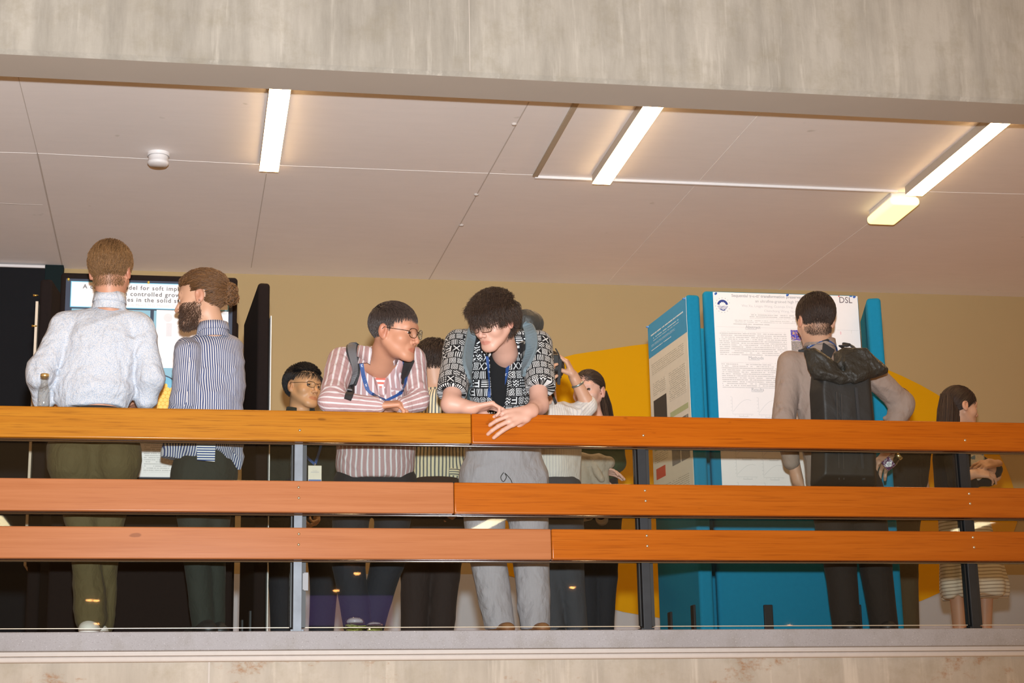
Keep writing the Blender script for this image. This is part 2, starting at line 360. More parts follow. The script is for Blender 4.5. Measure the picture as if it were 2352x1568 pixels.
def garment(name,prims,mat,parent,vox=.006,zones=None,disp=None,label=None,rel=1,cuff=None):
    V,Q=mesh_field(prims,vox,disp); V=relax(V,Q,rel); me=np_mesh(name,V,Q)
    if zones:
        F=V[Q].mean(1); best=np.full(len(F),1e9); zi=np.zeros(len(F),int)
        for i,z in enumerate(zones):
            d=pd(z,F)-z.get('bias',0)
            w=d<best; best[w]=d[w]; zi[w]=i
        UV=np.zeros((len(Q),4,2))
        for i,z in enumerate(zones):
            m=zi==i
            if not m.any(): continue
            ax=unit(z['b']-z['a']); r=np.array(z['ref'],float); r=unit(r-ax*(r@ax)); q=np.cross(ax,r)
            X=V[Q[m]]-z['a']; yq=X@q; xr=X@r; 
            fs=z.get('sq',1.0); ang=np.arctan2(yq,xr/fs)
            c=ang[:,:1]; ang=c+(ang-c+PI)%(2*PI)-PI
            UV[m,:,0]=(V[Q[m]]@np.array(z['plan']) if z.get('plan') else ang*z['R'])+i*.37; UV[m,:,1]=X@ax
        l=me.uv_layers.new(name='UVMap'); l.data.foreach_set('uv',UV.astype(np.float32).ravel())
    return link(name,me,mat,parent,label)
def zone(a,b,ra,rb,ref,R,sq=1.0,bias=0.,flat=None):
    z=cone(a,b,ra,rb,flat=flat); z.update(ref=ref,R=R,sq=sq,bias=bias); return z
def folds(seed,amp=.004,freq=26,stretch=(1,1,.5),n=5):
    rs=np.random.RandomState(seed); dirs=rs.randn(n,3); dirs/=np.linalg.norm(dirs,axis=1)[:,None]; dirs*=np.array(stretch)
    ph=rs.rand(n)*6.28; fr=freq*(.6+rs.rand(n)*.9); wd=rs.randn(n,3)*5; 
    def f(X):
        out=0
        for i in range(n):
            wv=np.sin(X@wd[i]+ph[i]*2.3)*1.6; s=np.sin(X@dirs[i]*fr[i]+wv+ph[i]); out=out+(1-np.abs(s))**2
        return -(out/n-.33)*amp*2
    return f
def hit(prims,pxs,off=.003,disp=None):
    """points where camera rays through pixels meet a surface (its own real place in space), with normals"""
    pts=[];R=np.array([unit(_ray(x,y)) for x,y in pxs]); t=np.full(len(R),7.2); bt=t.copy(); bd=np.full(len(R),9.)
    for _ in range(90):
        X=CAM+R*t[:,None]; d=evalf(prims,X,disp); w_=np.abs(d)<bd; bd[w_]=np.abs(d)[w_]; bt[w_]=t[w_]; t+=np.clip(d,-.03,.2)*.6
    t=bt
    X=CAM+R*t[:,None]; g=np.stack([evalf(prims,X+e,disp)-evalf(prims,X-e,disp) for e in np.eye(3)*.004],-1); g/=np.linalg.norm(g,axis=1)[:,None]+1e-9
    return X+g*off,g
def smooth_path(pts,n=6):
    pts=[np.array(p,float) for p in pts]; out=[]
    for i in range(len(pts)-1):
        p0=pts[max(i-1,0)];p1=pts[i];p2=pts[i+1];p3=pts[min(i+2,len(pts)-1)]
        for k in range(n):
            t=k/n; out.append(.5*((2*p1)+(-p0+p2)*t+(2*p0-5*p1+4*p2-p3)*t*t+(-p0+3*p1-3*p2+p3)*t**3))
    out.append(pts[-1]); return out
def strap(prims,pxs,w,th,disp=None,n=5,off=.004):
    pp=smooth_path([np.array([x,y,0.]) for x,y in pxs],n); X,g=hit(prims,[(p[0],p[1]) for p in pp],off,disp)
    for _ in range(2): X[1:-1]=(X[:-2]+2*X[1:-1]+X[2:])/4; g[1:-1]=(g[:-2]+2*g[1:-1]+g[2:])/4
    return X,g
# ------------------------------------------------------------------ the setting
S=1.6945*K
RZ=[(.847*1,.987),(.5235,.6664),(.3162,.4559)]   # z ranges of the three boards
BZ=2.648; CZ=2.82; WY=4.12
mb=MB(); mb.box((-9,.02,2.668),(13,.29,6.0)); mb.add([(-9,.0,BZ+.02),(13,.0,BZ+.02),(13,0,6),(-9,0,6),(-9,.02,BZ),(13,.02,BZ),(-9,.02,6),(13,.02,6)],[(0,1,2,3),(0,4,5,1),(4,6,7,5)],0)
mb.box((-9,.02,BZ),(13,.29,BZ+.021),1)
jx=P(1078,60,0)[0]; mb.box((jx-.002,-.0015,BZ+.022),(jx+.002,.001,6),1)
o=struct(mb.build('wall_upper',[M['beam'],M['soffit']])); o['label']='bare concrete beam face across the top of the picture'
mb=MB(); mb.box((-9,.29,CZ),(13,7.5,CZ+.3))
def jline(a,b,wd,mi,h=.0015):
    a=PZ(*a,CZ);b=PZ(*b,CZ); d=unit(b-a); s=np.cross(d,[0,0,1])*wd*.32; z=np.array([0,0,-h])
    mb.add([a-s+z,a+s+z,b+s+z,b-s+z,a-s,a+s,b+s,b-s],[(0,1,2,3),(0,4,5,1),(2,6,7,3),(1,5,6,2),(0,3,7,4)],mi)
jline((-40,349),(86,352),.012,1); jline((86,352),(600,378),.008,1); jline((640,380),(1228,402),.010,1)
jline((1215,234),(985,642),.010,2); jline((86,352),(144,614),.014,2); jline((42,176),(86,352),.006,2); jline((612,398),(577,614),.008,2)
jline((1750,255),(1400,645),.006,1); jline((-40,465),(98,471),.012,2); jline((2120,440),(2400,447),.008,1); jline((2005,505),(1770,680),.006,1)
for x,y in [(1181,284),(1094,446),(1060,516)]:
    p=PZ(x,y,CZ); mb.lathe([(.016,0),(.014,-.008),(0,-.01)],p,n=8,mi=2)
o=struct(mb.build('ceiling',[M['ceil'],M['jl'],M['jd']]))
mb=MB(); mb.box((-9,-.0,-.082),(13,.5,0),1,bev=.006); mb.box((-9,.04,-.10),(13,.5,-.081),2); mb.box((-9,.10,-3.2),(13,.5,-.10),0); mb.box((-9,.062,-.125),(13,.11,-.10),2,bev=.008)
jx=P(480,1540,.1)[0]; mb.box((jx-.003,.097,-3.2),(jx+.003,.11,-.1),2)
o=struct(mb.build('wall_lower',[M['slab'],M['cap'],M['jd']]))
mb=MB(); mb.box((-9,.5,-.3),(13,7.5,0)); struct(mb.build('floor',M['floor']))
# back wall and its painted shapes
mb=MB(); mb.box((-9,WY,0),(13,WY+.2,CZ)); wb=struct(mb.build('wall_back',M['tan']))
g0=P(700,1318,WY)[2]
mb=MB(); mb.box((-9,WY-.004,0.001),(13,WY,g0)); mb.build('painted_band',M['gband'],wb,'grey painted band along the foot of the wall')
arc=[(1075,1180),(1100,1040),(1150,935),(1215,868),(1290,822),(1380,805),(1485,790),(1600,782),(1750,786),(1900,804),(2030,846),(2150,905),(2235,972),(2295,1045),(2330,1130),(2335,1200),(2300,1262),(2230,1325),(2155,1362),(2090,1388),(1950,1425),(1700,1440),(1465,1411),(1395,1395),(1300,1370),(1262,1358),(1180,1325),(1090,1290)]
pl=[P(x,y,WY) for x,y in arc]; pl=smooth_path([np.array([p[0],p[2],0]) for p in pl+[pl[0]]],3)[:-1]
mb=MB(); mb.sheet((0,WY-.004,0),(1,0,0),(0,0,1),[(p[0],p[1]) for p in pl],0,.004,(0,-1,0)); mb.build('wall_mural',M['ochre'],wb,'large ochre yellow rounded shape painted on the wall')
xl=P(147,640,WY)[0]; zt=P(60,617,WY-.08)[2]
mb=MB(); x2=P(103,640,WY-.08)[0]; mb.box((-9,WY-.10,0),(x2,WY-.006,zt)); mb.box((-9,WY-.115,zt),(x2,WY-.006,zt+.018),1); mb.box((x2,WY-.09,0),(xl,WY-.006,CZ-.003),2)
struct(mb.build('wall_left',[M['blackwall'],M['white'],M['greenblack']]))
# far side of the hall, behind the camera: only seen mirrored in the glass
mb=MB(); mb.box((-14,-60,2.95),(22,-22,3.25)); struct(mb.build('ceiling_hall',plain('hall_ceiling_paint',(.16,.13,.11),.8)))
# ------------------------------------------------------------------ railing
rl=empty('balcony_railing',(0,0.05,0),'varnished wooden three board balcony railing with black steel posts and glass panels','railing')
W=[((.36,.125,.008),(.44,.175,.014),(.17,.05,.004)),((.36,.078,.003),(.43,.105,.005),(.22,.04,.002)),((.36,.125,.045),(.42,.16,.065),(.25,.07,.025)),((.36,.085,.005),(.42,.11,.009),(.22,.045,.003))]  # third set is pinker: flash gloss on the lower left boards mixed into the colour
mw=[wood('varnished_wood_golden',*W[0],1.3,grain=1.2),wood('varnished_wood_orange',*W[1],2.6),wood('varnished_wood_mid',*W[2],4.1,grain=.5),wood('varnished_wood_amber',*W[3],5.7),wood('varnished_wood_low',*W[2],7.2,grain=.4),wood('varnished_wood_red',*W[3],8.9)]
XL,XR=-2.9,5.6
for i,(jx,jy) in enumerate([(1083,985),(1043,1140),(1267,1250)]):
    x=P(jx,jy,0)[0]; z0,z1=RZ[i]
    nm=['handrail_board','rail_board','rail_board'][i]
    mb=MB(); mb.box((XL,0,z0),(x-.001,.042,z1),bev=.006,seg=3); mb.build(nm,mw[2*i],rl)
    mb=MB(); mb.box((x+.001,0,z0),(XR,.042,z1),bev=.006,seg=3); mb.build(nm,mw[2*i+1],rl)
    mb=MB(); mb.tube([(XL,.047,z0-.004),(XR,.047,z0-.004)],.0062,12); mb.build('clamp_bar',M['bar'],rl,'polished thin metal bar under the board')
for i in range(-1,4):
    x=i*S
    mb=MB(); mb.box((x-.019,.0425,.0),(x+.019,.05,.93),bev=.0015); mb.box((x-.019,.05,0),(x-.011,.115,.93),bev=.001); mb.box((x+.011,.05,0),(x+.019,.115,.93),bev=.001); mb.box((x-.03,.044,0.0),(x+.03,.125,.012),bev=.002)
    po=mb.build('post',[M['steel2'] if i==0 else M['steel']],rl,'steel post with the grey flash sheen painted into its colour' if i==0 else None)
    for side in (-1,1):
        mb=MB(); mb.box((x+side*.022-.003,.056,.02),(x+side*.022+.012*side+.003,.094,.90)); mb.build('side_strip',plain('black_strip_%d_%d'%(i,side),(.012,.012,.012),.5),po)  # black strips down both sides of each post
    for zz in (.9532,.67725,.62614,.45453,.4041):
        z=zz*K; mb=MB(); mb.lathe([(0,-.0035),(.0035,-.0032),(.0062,-.001),(.0068,.0006),(.0,.0006)],(x+(random.random()-.5)*.003,0,z),ax=(0,1,0),n=14); mb.build('bolt',M['bolt'],rl)
mb=MB(); mb.box((.026,.04,.18),(.048,.05,.262),bev=.002); mb.box((.022,.04,.185),(.028,.09,.257)); mb.build('glass_clamp',plain('clamp_alu',(.20,.20,.21),.5,.2),rl)
for i in range(-1,3):
    x0,x1=i*S+.034,(i+1)*S-.034
    mb=MB(); mb.box((x0,.064,.022),(x1,.074,.90),bev=.0015,seg=1); g=mb.build('glass_panel',M['glass'],rl)
    mb=MB(); mb.box((x0,.063,.0185),(x1,.075,.0215)); mb.build('glass_edge',plain('glass_edge_%d'%i,(.62,.52,.38),.3),g)
# hall lamps (mirrored in the glass panels)
GY=.064
def mirrored(px,py,Z):
    p=PZ(px,py,Z); p[1]=2*GY-p[1]; return p
hl=emis('hall_spot_glow',(1,.42,.12),60); ht=emis('hall_tube_glow',(1,.82,.5),22)
for i,(x,y,c) in enumerate([(205,1379,0),(221,1380,0),(222,1433,0),(772,1357,0),(820,1318,0),(1315,1350,0),(1813,1437,0)]):
    p=mirrored(x,y,2.9)
    e=empty('ceiling_spotlight',(p[0],p[1],2.95),['left one of the paired orange light spots mirrored over the olive trousers','right one of the paired orange light spots mirrored over the olive trousers','lowest orange light spot mirrored by the white shirted man\'s feet','orange light spot mirrored between the dark trousers left of the pink shirted man','orange light spot mirrored on the dark trousers of the pink shirted man','orange light spot mirrored on the grey jeans of the photographer','orange light spot mirrored low on the blue board'][i],'light','hall spotlights mirrored in the glass')
    mb=MB(); mb.lathe([(.075,0),(.08,-.03),(.06,-.035)],(p[0],p[1],2.95),n=16); mb.build('housing',M['steel'],e)
    mb=MB(); mb.lathe([(0,-.06),(.045,-.05),(.062,-.03)],(p[0],p[1],2.95),n=16); mb.build('lamp_bulb',hl,e)
for i,(a,b) in enumerate([((1092,1214),(1150,1183)),((2195,1217),(2282,1188)),((-20,1170),(14,1212))]):
    p=mirrored(*a,2.9);q=mirrored(*b,2.9); 
    e=empty('tube_light',(p[0],p[1],2.95),['long tube light of the hall mirrored in the glass between the grey trouser legs','long tube light of the hall mirrored in the glass over the striped skirt','long tube light of the hall mirrored in the glass at the left edge'][i],'light')
    mb=MB(); d=unit(q-p); sd=np.cross(d,[0,0,1]); n=np.array([0,0,1.]); R=np.stack([d,sd,n],1); L=np.linalg.norm(q-p)
    mb.box((0,-.09,-.01),(L,.09,.05),R=R,o=p); mb.build('housing',M['white'],e)
    mb=MB(); mb.box((0,-.085,-.05),(L,.085,-.011),R=R,o=p,bev=.01); mb.build('diffuser',ht,e)
c_=[mirrored(x,y,2.9) for x,y in ((640,1440),(905,1440))]; yy=-34.; 
def mir_at(px,py,Yv):
    q=P(px,py,Yv); q[1]=2*GY-q[1]; return q
a_=mir_at(700,1440,19.);b_=mir_at(905,1364,19.)  # unseen emissive panel, added to put a purple reflection in the glass
e=empty('added_glow_panel',(a_[0],a_[1],a_[2]),'purple glowing panel added behind the camera, mirrored low in the glass below the pink shirted man','glow panel')
mb=MB(); mb.box((a_[0],a_[1]-.08,a_[2]),(b_[0],a_[1],b_[2])); mb.build('frame',M['steel'],e)
mb=MB(); mb.box((a_[0]+.02,a_[1]-.0,a_[2]+.02),(b_[0]-.02,a_[1]+.01,b_[2]-.02)); mb.build('glow_panel_surface',emis('purple_glow',(.22,.07,1.0),.9),e)
# ------------------------------------------------------------------ ceiling fittings
lm=emis('tube_diffuser',(1,.64,.30),36.0)
for i,(a,b,lab) in enumerate([((646,198),(616,392),'long white ceiling light nearest the smoke detector, leftmost of the three'),((1510,241),(1374,421),'long white ceiling light crossing the white conduit, middle of the three'),((2312,277),(2092,447),'long white ceiling light ending beside the oval emergency lamp')]):
    p=PZ(*a,CZ-.05);q=PZ(*b,CZ-.05); x=(p[0]+q[0])/2; y0,y1=p[1],q[1]
    e=empty('linear_ceiling_light',(x,y0,CZ),lab,'ceiling light')
    mb=MB(); mb.box((x-.054,y0,CZ-.052),(x-.046,y1,CZ)); mb.box((x+.046,y0,CZ-.052),(x+.054,y1,CZ)); mb.box((x-.046,y0,CZ-.046),(x+.046,y0+.006,CZ)); mb.box((x-.046,y1-.006,CZ-.046),(x+.046,y1,CZ)); mb.box((x-.046,y0+.006,CZ-.03),(x+.046,y1-.006,CZ)); mb.build('housing',plain('lamp_housing_%d'%i,(.5,.44,.37),.5),e)
    mb=MB(); mb.box((x-.0535,y0+.002,CZ-.056),(x+.0535,y1-.002,CZ-.0525)); mb.build('diffuser',lm,e)
p=PZ(2055,478,CZ-.05)
e=empty('emergency_lamp',(p[0],p[1],CZ),'rounded yellowish emergency lamp at the end of the rightmost ceiling light','emergency light')
a=PZ(2088,456,CZ-.04);b=PZ(2028,500,CZ-.04); x=p[0]
mb=MB(); mb.box((x-.085,a[1],CZ-.035),(x+.085,b[1],CZ),bev=.012); mb.build('housing',M['white'],e)
mb=MB(); mb.box((x-.095,a[1]-.02,CZ-.085),(x+.095,b[1]+.02,CZ-.030),bev=.024,seg=6); mb.build('dome_diffuser',emis('dome_glow',(1,.74,.26),1.7),e)
p=PZ(364,352,CZ)
e=empty('smoke_detector',p,'round white smoke detector on the ceiling above the white shirted man','smoke detector')
mb=MB(); mb.lathe([(.062,0),(.062,-.018),(.058,-.02)],p,n=32); mb.build('base',M['white'],e)
mb=MB(); mb.lathe([(.055,-.02),(.056,-.05),(.059,-.052),(.059,-.062),(.05,-.072),(0,-.074)],p,n=32); mb.build('sensor_head',M['white'],e)
a=PZ(1228,404,CZ);b=PZ(2062,437,CZ)
mb=MB(); mb.box((a[0],a[1]-.012,CZ-.016),(b[0],a[1]+.012,CZ),bev=.003); tag(mb.build('cable_conduit',M['white']),'white cable conduit running along the ceiling to the rightmost light','conduit')
a2=PZ(1326,240,CZ); mb=MB(); mb.box((a[0]-.016,.292,CZ-.012),(a[0]+.016,a[1]-.013,CZ),bev=.003); tag(mb.build('cable_conduit',M['conduit']),'tan cable strip running from the beam to the white conduit','conduit')
# ------------------------------------------------------------------ display boards
mblue=plain('blue_felt',(.010,.20,.34),.95,var=.08,scale=60,bump=.15,spec=.15); mblueL=mblue
mbrown=plain('dark_brown_felt',(.014,.009,.008),.95,var=.15,scale=60,bump=.15,spec=.12); mfoot=plain('black_foot_plastic',(.015,.012,.012),.6)
def board(a,b,ztop,th,mat,label,group=None,z0=.0,bev=.018,feet=True):
    """upright felt board with its front face running a -> b (world xy)"""
    a=np.array([a[0],a[1],0]);b=np.array([b[0],b[1],0]); d=unit(b-a); L=np.linalg.norm(b-a); n=np.array([d[1],-d[0],0]); up=np.array([0,0,1.])
    R=np.stack([d,-n,up],1); e=empty('display_board',a,label,'display board',group)
    mb=MB(); mb.box((0,0,z0+.015),(L,th,ztop),R=R,o=a,bev=bev,seg=4); mb.build('panel',mat,e)
    if feet:
        for u in ((L*.3,L*.85) if L>.5 else (L*.5,)):
            mb=MB(); mb.box((u-.024,-.012,z0+.0),(u+.024,th+.012,z0+.205),R=R,o=a,bev=.004); mb.build('foot',mfoot,e)
    return e,a,d,n
YR=.92; zR=P(1800,672,YR)[2]
xa,xb=P(1618,700,YR)[0],P(1974,700,YR)[0]
eB,oB,dB,nB=board((xa,YR),(xb,YR),zR,.05,mblue,'blue felt display board behind the man with the black backpack')
zA=P(1590,672,.80)[2]
near=PZ(1577,675,zA);far=PZ(1487,745,zA); eA,oA,dA,nA=board(far,near,zA,.075,mblue,'blue felt display board turned sideways, leftmost of the blue ones')
q=PZ(1612,752,zA); board((q[0]-.02,q[1]),(q[0]+.42,q[1]),zA,.05,mblue,'blue felt board set further back in the gap between two blue boards',feet=False)
q=PZ(1990,684,zA); q2=PZ(1975,735,zA); board(q2,q,zA,.075,mblue,'blue felt display board turned edge on, rightmost of the blue ones',feet=False)
YL=.95; zL=P(300,629,YL)[2]
eL,oL,dL,nL=board((P(137,700,YL)[0],YL),(P(545,700,YL)[0],YL),zL,.05,mbrown,'dark brown display board behind the man in the white shirt')
nr2=PZ(593,648,zL);fr2=PZ(560,742,zL); eL2,oL2,dL2,nL2=board(fr2,nr2,zL,.062,mbrown,'dark brown display board turned sideways right of the man with the hair bun')
q=PZ(92,640,zL);q1=PZ(121,640,zL); board((q[0],q[1]),(q1[0],q1[1]),zL,.30,mbrown,'narrow end of a dark brown board left of the white shirted man',feet=False)
eS=empty('paper_sheet',(P(85,700,1.0)),'edge of a printed sheet on the far left board beside the bottle','sheet')
x=q[0]; mb=MB(); mb.box((x-.016,q[1]-.004,.42),(x-.003,q[1]+.25,zL-.12),bev=.0005); mb.build('sheet',plain('cream_paper',(.62,.5,.38),.6),eS)
for zz in (.03,.19):
    mb=MB(); mb.tube([(x-.03,q[1]-.006,zL-zz-.06),(x-.004,q[1]-.004,zL-zz-.06)],[.006,.003],8); mb.build('pin',plain('brass_pin_%d'%(zz*100),(.8,.55,.15),.3,1.),eS)
q=PZ(548,738,zL); board((q[0]-.3,q[1]),(q[0],q[1]),zL,.05,mbrown,'dark brown board edge peeking out behind the hair bun man',feet=False)
# white sheet on the far side of the turned brown board
p=PZ(617,722,zL-.17)
qn=PZ(616,650,zL); zz0=P(609,725,qn[1])[2]; Lb=np.linalg.norm((nr2-fr2)[:2]); Rb=np.stack([dL2,-nL2,np.array([0,0,1.])],1)
mb=MB(); mb.box((Lb-.20,.067,.05),(Lb-.002,.072,zz0),R=Rb,o=oL2); tag(mb.build('paper_sheet',plain('white_sheet',(.8,.76,.72),.6)),'tall white sheet seen edge on behind the turned dark brown board','sheet')
# ------------------------------------------------------------------ posters
def text(s,size,o,ex,ez,n,mat,parent,name='lettering',align='LEFT',sx=1.,depth=.0008,label=None,bold=0.,space=1.):
    cu=bpy.data.curves.new(name,'FONT'); cu.body=s; cu.space_character=space; cu.size=size; cu.align_x=align; cu.resolution_u=3; cu.extrude=.0002; cu.offset=bold
    ob=bpy.data.objects.new(name,cu); C.objects.link(ob); dg=bpy.context.evaluated_depsgraph_get(); me=bpy.data.meshes.new_from_object(ob.evaluated_get(dg))
    bpy.data.objects.remove(ob); bpy.data.curves.remove(cu)
    R=np.stack([np.array(ex)*sx,np.array(ez),np.array(n)],1); o=np.array(o)+np.array(n)*depth
    co=np.zeros(len(me.vertices)*3,np.float32); me.vertices.foreach_get('co',co); co=co.reshape(-1,3)@R.T.astype(np.float32)+o
    me.vertices.foreach_set('co',co.astype(np.float32).ravel()); me.update(); me.name=name
    return link(name,me,mat,parent,label)
ink=plain('dark_ink',(.09,.09,.10),.6); ink2=plain('grey_ink',(.42,.40,.40),.6); ink3=plain('pale_ink',(.60,.57,.56),.6); navy=plain('navy_ink',(.02,.03,.06),.5); cyan=plain('cyan_ink',(.10,.36,.50),.5)
paper=plain('poster_paper',(.86,.80,.78),.45,var=.02); paper2=plain('poster_paper_cream',(.72,.68,.58),.45,var=.05)
def textblock_mat(name,base,inkc,pitch=.0105,dens=.42,amt=.6):
    m,n,l,b=newmat(name); t=NT(m.node_tree); uv=t.xyz(t.coord('UV'))
    r=t.m('DIVIDE',uv[1],pitch); row=t.m('FLOOR',r); fr=t.m('FRACT',r)
    inrow=t.m('MULTIPLY',t.m('GREATER_THAN',fr,.30),t.m('LESS_THAN',fr,.72))
    nz=t.noise(t.comb(t.m('MULTIPLY',uv[0],240.),t.m('MULTIPLY',row,7.3),0.),1.0,2,.6); wd=t.noise(t.comb(t.m('MULTIPLY',uv[0],55.),t.m('MULTIPLY',row,3.7),2.),1.0,0,.5)
    k=t.m('MULTIPLY',t.m('MULTIPLY',t.m('GREATER_THAN',nz,dens),t.m('GREATER_THAN',wd,.36)),inrow)
    l.new(t.mix(t.m('MULTIPLY',k,amt),base,inkc),b.inputs['Base Color']); b.inputs['Roughness'].default_value=.5; return m
tb=textblock_mat('printed_text',(.86,.80,.78),(.35,.33,.33)); tb2=textblock_mat('printed_text_cream',(.72,.68,.58),(.2,.2,.16),.011)
class Poster:
    def __init__(s,name,o,ex,n,w,h,mat,label,th=.002):
        s.o=np.array(o,float);s.ex=unit(ex);s.ez=np.array([0,0,1.]);s.n=unit(n);s.w=w;s.h=h
        s.e=empty(name,s.o,label,'poster'); s.z=.0005
        mb=MB(); mb.sheet(s.o,s.ex,s.ez,[(0,-h),(w,-h),(w,0),(0,0)],0,th,s.n); mb.build('sheet',mat,s.e); s.th=th
    def quad(s,x0,y0,x1,y1,mat,name='printed_panel',lift=.0004,frame=None,poly=None):
        mb=MB(); mb.sheet(s.o+s.n*s.th,s.ex,s.ez,poly or [(x0,-y1),(x1,-y1),(x1,-y0),(x0,-y0)],0,lift,s.n)
        return mb.build(name,mat,s.e,uvf=lambda c:((c-s.o)@s.ex,(c-s.o)@s.ez))
    def line(s,pts,wd,mat,name='printed_figure',lift=.0006,mbx=None):
        mb=mbx or MB(); pts=[s.o+s.ex*a-s.ez*b+s.n*(s.th+lift) for a,b in pts]
        mb.ribbon(pts,[s.n]*len(pts),wd,.0004)
        if mbx is None: return mb.build(name,mat,s.e)
    def text(s,t,size,x,y,mat,align='LEFT',sx=1.,bold=0.,lift=.0012,space=1.): return text(t,size,s.o+s.ex*x-s.ez*y,s.ex,s.ez,s.n,mat,s.e,align=align,sx=sx,depth=s.th+lift,bold=bold,space=space)
def pinned(po,pts,mat):
    for x,y in pts:
        mb=MB(); mb.lathe([(.007,0),(.006,.004),(.0035,.008),(.006,.014),(0,.015)],po.o+po.ex*x-po.ez*y,ax=po.n,n=10); mb.build('pin',mat,po.e)
# right poster
a=P(1637,669,YR);b=P(1969,680,YR); wR=b[0]-a[0]; pm=wR/332.
pr_=Poster('research_poster',(a[0],YR,zR-.008),dB,nB,wR,(P(1640,1150,YR)[2]-zR)*-1,paper,'white research poster with a round blue emblem on the blue board')
def rx(x,y): return (x-1637-(y-670)*.041)*pm,(y-670-(x-1637)*.033)*pm
t=pr_.text; 
t('Sequential \u03b3-\u03b5-\u03b1\u2019 transformation preserves high resolution in',.0215,*rx(1679,681),ink2,sx=1.04,bold=.0004)
t('an ultrafine-grained high Mn steel',.0215,*rx(1733,694),ink2,sx=1.04)
t('Wei Xu, Lingyu Wang, Guanqia Ding,',.019,*rx(1702,704),ink3); t('Chenchong Wang, Ninghao',.019,*rx(1753,716),ink3)
for i,(x0,x1,y) in enumerate([(1722,1900,721),(1720,1910,728),(1686,1905,736),(1683,1765,743)]): u,v=rx(x0,y); pr_.quad(u,v-.006,u+(x1-x0)*pm,v+.006,tb,'printed_text')
for s_,x,y in (('Abstract',1710,753),('Methods',1716,822),('Results',1722,893)):
    u,v=rx(x,y); t(s_,.024,u,v,ink2); pr_.line([(u,v+.004),(u+.062,v+.004)],.0016,ink2,'underline')
for x0,x1,y0,y1 in ((1650,1803,759,811),(1655,1806,828,884)): u,v=rx(x0,y0); pr_.quad(u,v,u+(x1-x0)*pm,v+(y1-y0)*pm,tb,'printed_text')
mb=MB()
for x0,y0 in ((1678,905),(1737,908),(1680,955),(1740,958),(1684,1000),(1744,1003),(1686,1042),(1746,1045),(1690,1092),(1750,1095)):
    u,v=rx(x0,y0); W_,H_=46*pm,38*pm
    pr_.line([(u,v),(u,v+H_),(u+W_,v+H_)],.0016,ink3,mbx=mb)
    pr_.line([(u+.004+k*W_/9,v+H_-H_*(.15+.7*math.sin(k/9*2.2)*(1 if (x0//10)%2 else .8))) for k in range(9)],.0014,ink3,mbx=mb)
    for k in range(5): pr_.line([(u-.008,v+k*H_/5),(u-.003,v+k*H_/5)],.002,ink3,mbx=mb); pr_.line([(u+W_*.1+k*W_/5,v+H_+.006),(u+W_*.1+k*W_/5+.004,v+H_+.006)],.002,ink3,mbx=mb)
    pr_.line([(u+W_*.3,v+H_+.012),(u+W_*.75,v+H_+.012)],.0025,ink2,mbx=mb)
mb.build('printed_chart',ink3,pr_.e)
u,v=rx(1700,748); pr_.line([rx(1645,748),rx(1975,760)],.001,ink3,'rule')
def ebsd(name,ca,cb,cc,sc_):
    m,n,l,b=newmat(name); t=NT(m.node_tree); vo=m.node_tree.nodes.new('ShaderNodeTexVoronoi'); vo.inputs['Scale'].default_value=sc_; l.new(t.map(t.coord('UV'),(1,1,1)),vo.inputs[0])
    r=t.white(vo.outputs['Position']); l.new(t.ramp(r,[(.0,ca),(.6,ca),(.75,cb),(1.,cc)]),b.inputs['Base Color']); b.inputs['Roughness'].default_value=.5; return m
u,v=rx(1813,757); pr_.quad(u,v,u+44*pm,v+24*pm,ebsd('phase_map',(.06,.05,.42),(.7,.6,.25),(.5,.05,.1),260),'printed_figure'); pr_.quad(u,v+25*pm,u+44*pm,v+50*pm,ebsd('grain_map',(.25,.22,.2),(.45,.35,.25),(.5,.4,.5),420),'printed_figure')
u,v=rx(1926,759)
for k,(dx,dy,c) in enumerate([(0,8,(.75,.25,.3)),(25,5,(.7,.65,.6)),(0,38,(.7,.3,.35)),(27,40,(.7,.65,.6))]): t('\u2020' if k%2 else '\u2021',.02,u+dx*pm,v+dy*pm,plain('faint_mark_%d'%k,c,.6))
# DSL mark
u,v=rx(1926,696); t('DSL',.048,u,v,plain('logo_ink',(.14,.10,.11),.5),sx=.93)
pr_.quad(u-.001,v-.040,u+.005,v-.033,plain('logo_red',(.75,.06,.03),.5),'logo_mark'); pr_.quad(u+.062,v-.040,u+.078,v-.035,plain('logo_blue',(.05,.16,.5),.5),'logo_mark')
# round university emblem
cx,cy=rx(1659,700); eb=plain('emblem_blue',(.02,.04,.22),.5)
mb=MB(); rr=.030; 
arcp=[(rr*math.cos(q),rr*math.sin(q)) for q in np.linspace(math.radians(8),math.radians(172),18)]
peak=[(-rr*.72,.3*rr),(-.55*rr,.42*rr),(-.38*rr,.34*rr),(-.2*rr,.55*rr),(-.1*rr,.42*rr),(.05*rr,.62*rr),(.18*rr,.42*rr),(.3*rr,.5*rr),(.48*rr,.3*rr),(.6*rr,.38*rr),(.8*rr,.12*rr)]
o=pr_.o+pr_.ex*cx-pr_.ez*cy+pr_.n*.0024
for i in range(17):
    A=arcp[i];B_=arcp[i+1]; ia=(A[0]*.62,A[1]*.62-.0015+.003*math.sin(i*1.9)); ib=(B_[0]*.62,B_[1]*.62-.0015+.003*math.sin((i+1)*1.9)); mb.sheet(o,pr_.ex,pr_.ez,[A,B_,ib,ia],0,.0004,pr_.n)
for k in range(5):
    y=-.006-k*.0052; hw=math.sqrt(max(0,rr*rr-y*y))*.97
    mb.ribbon([o+pr_.ex*q+pr_.ez*(y+.002*math.sin(q*240+k))+pr_.n*.0005 for q in np.linspace(-hw,hw,12)],[pr_.n]*12,.0017+(.003 if k==4 else 0),.0004)
mb.build('emblem',eb,pr_.e,'round blue mountain and water emblem')
mb=MB()
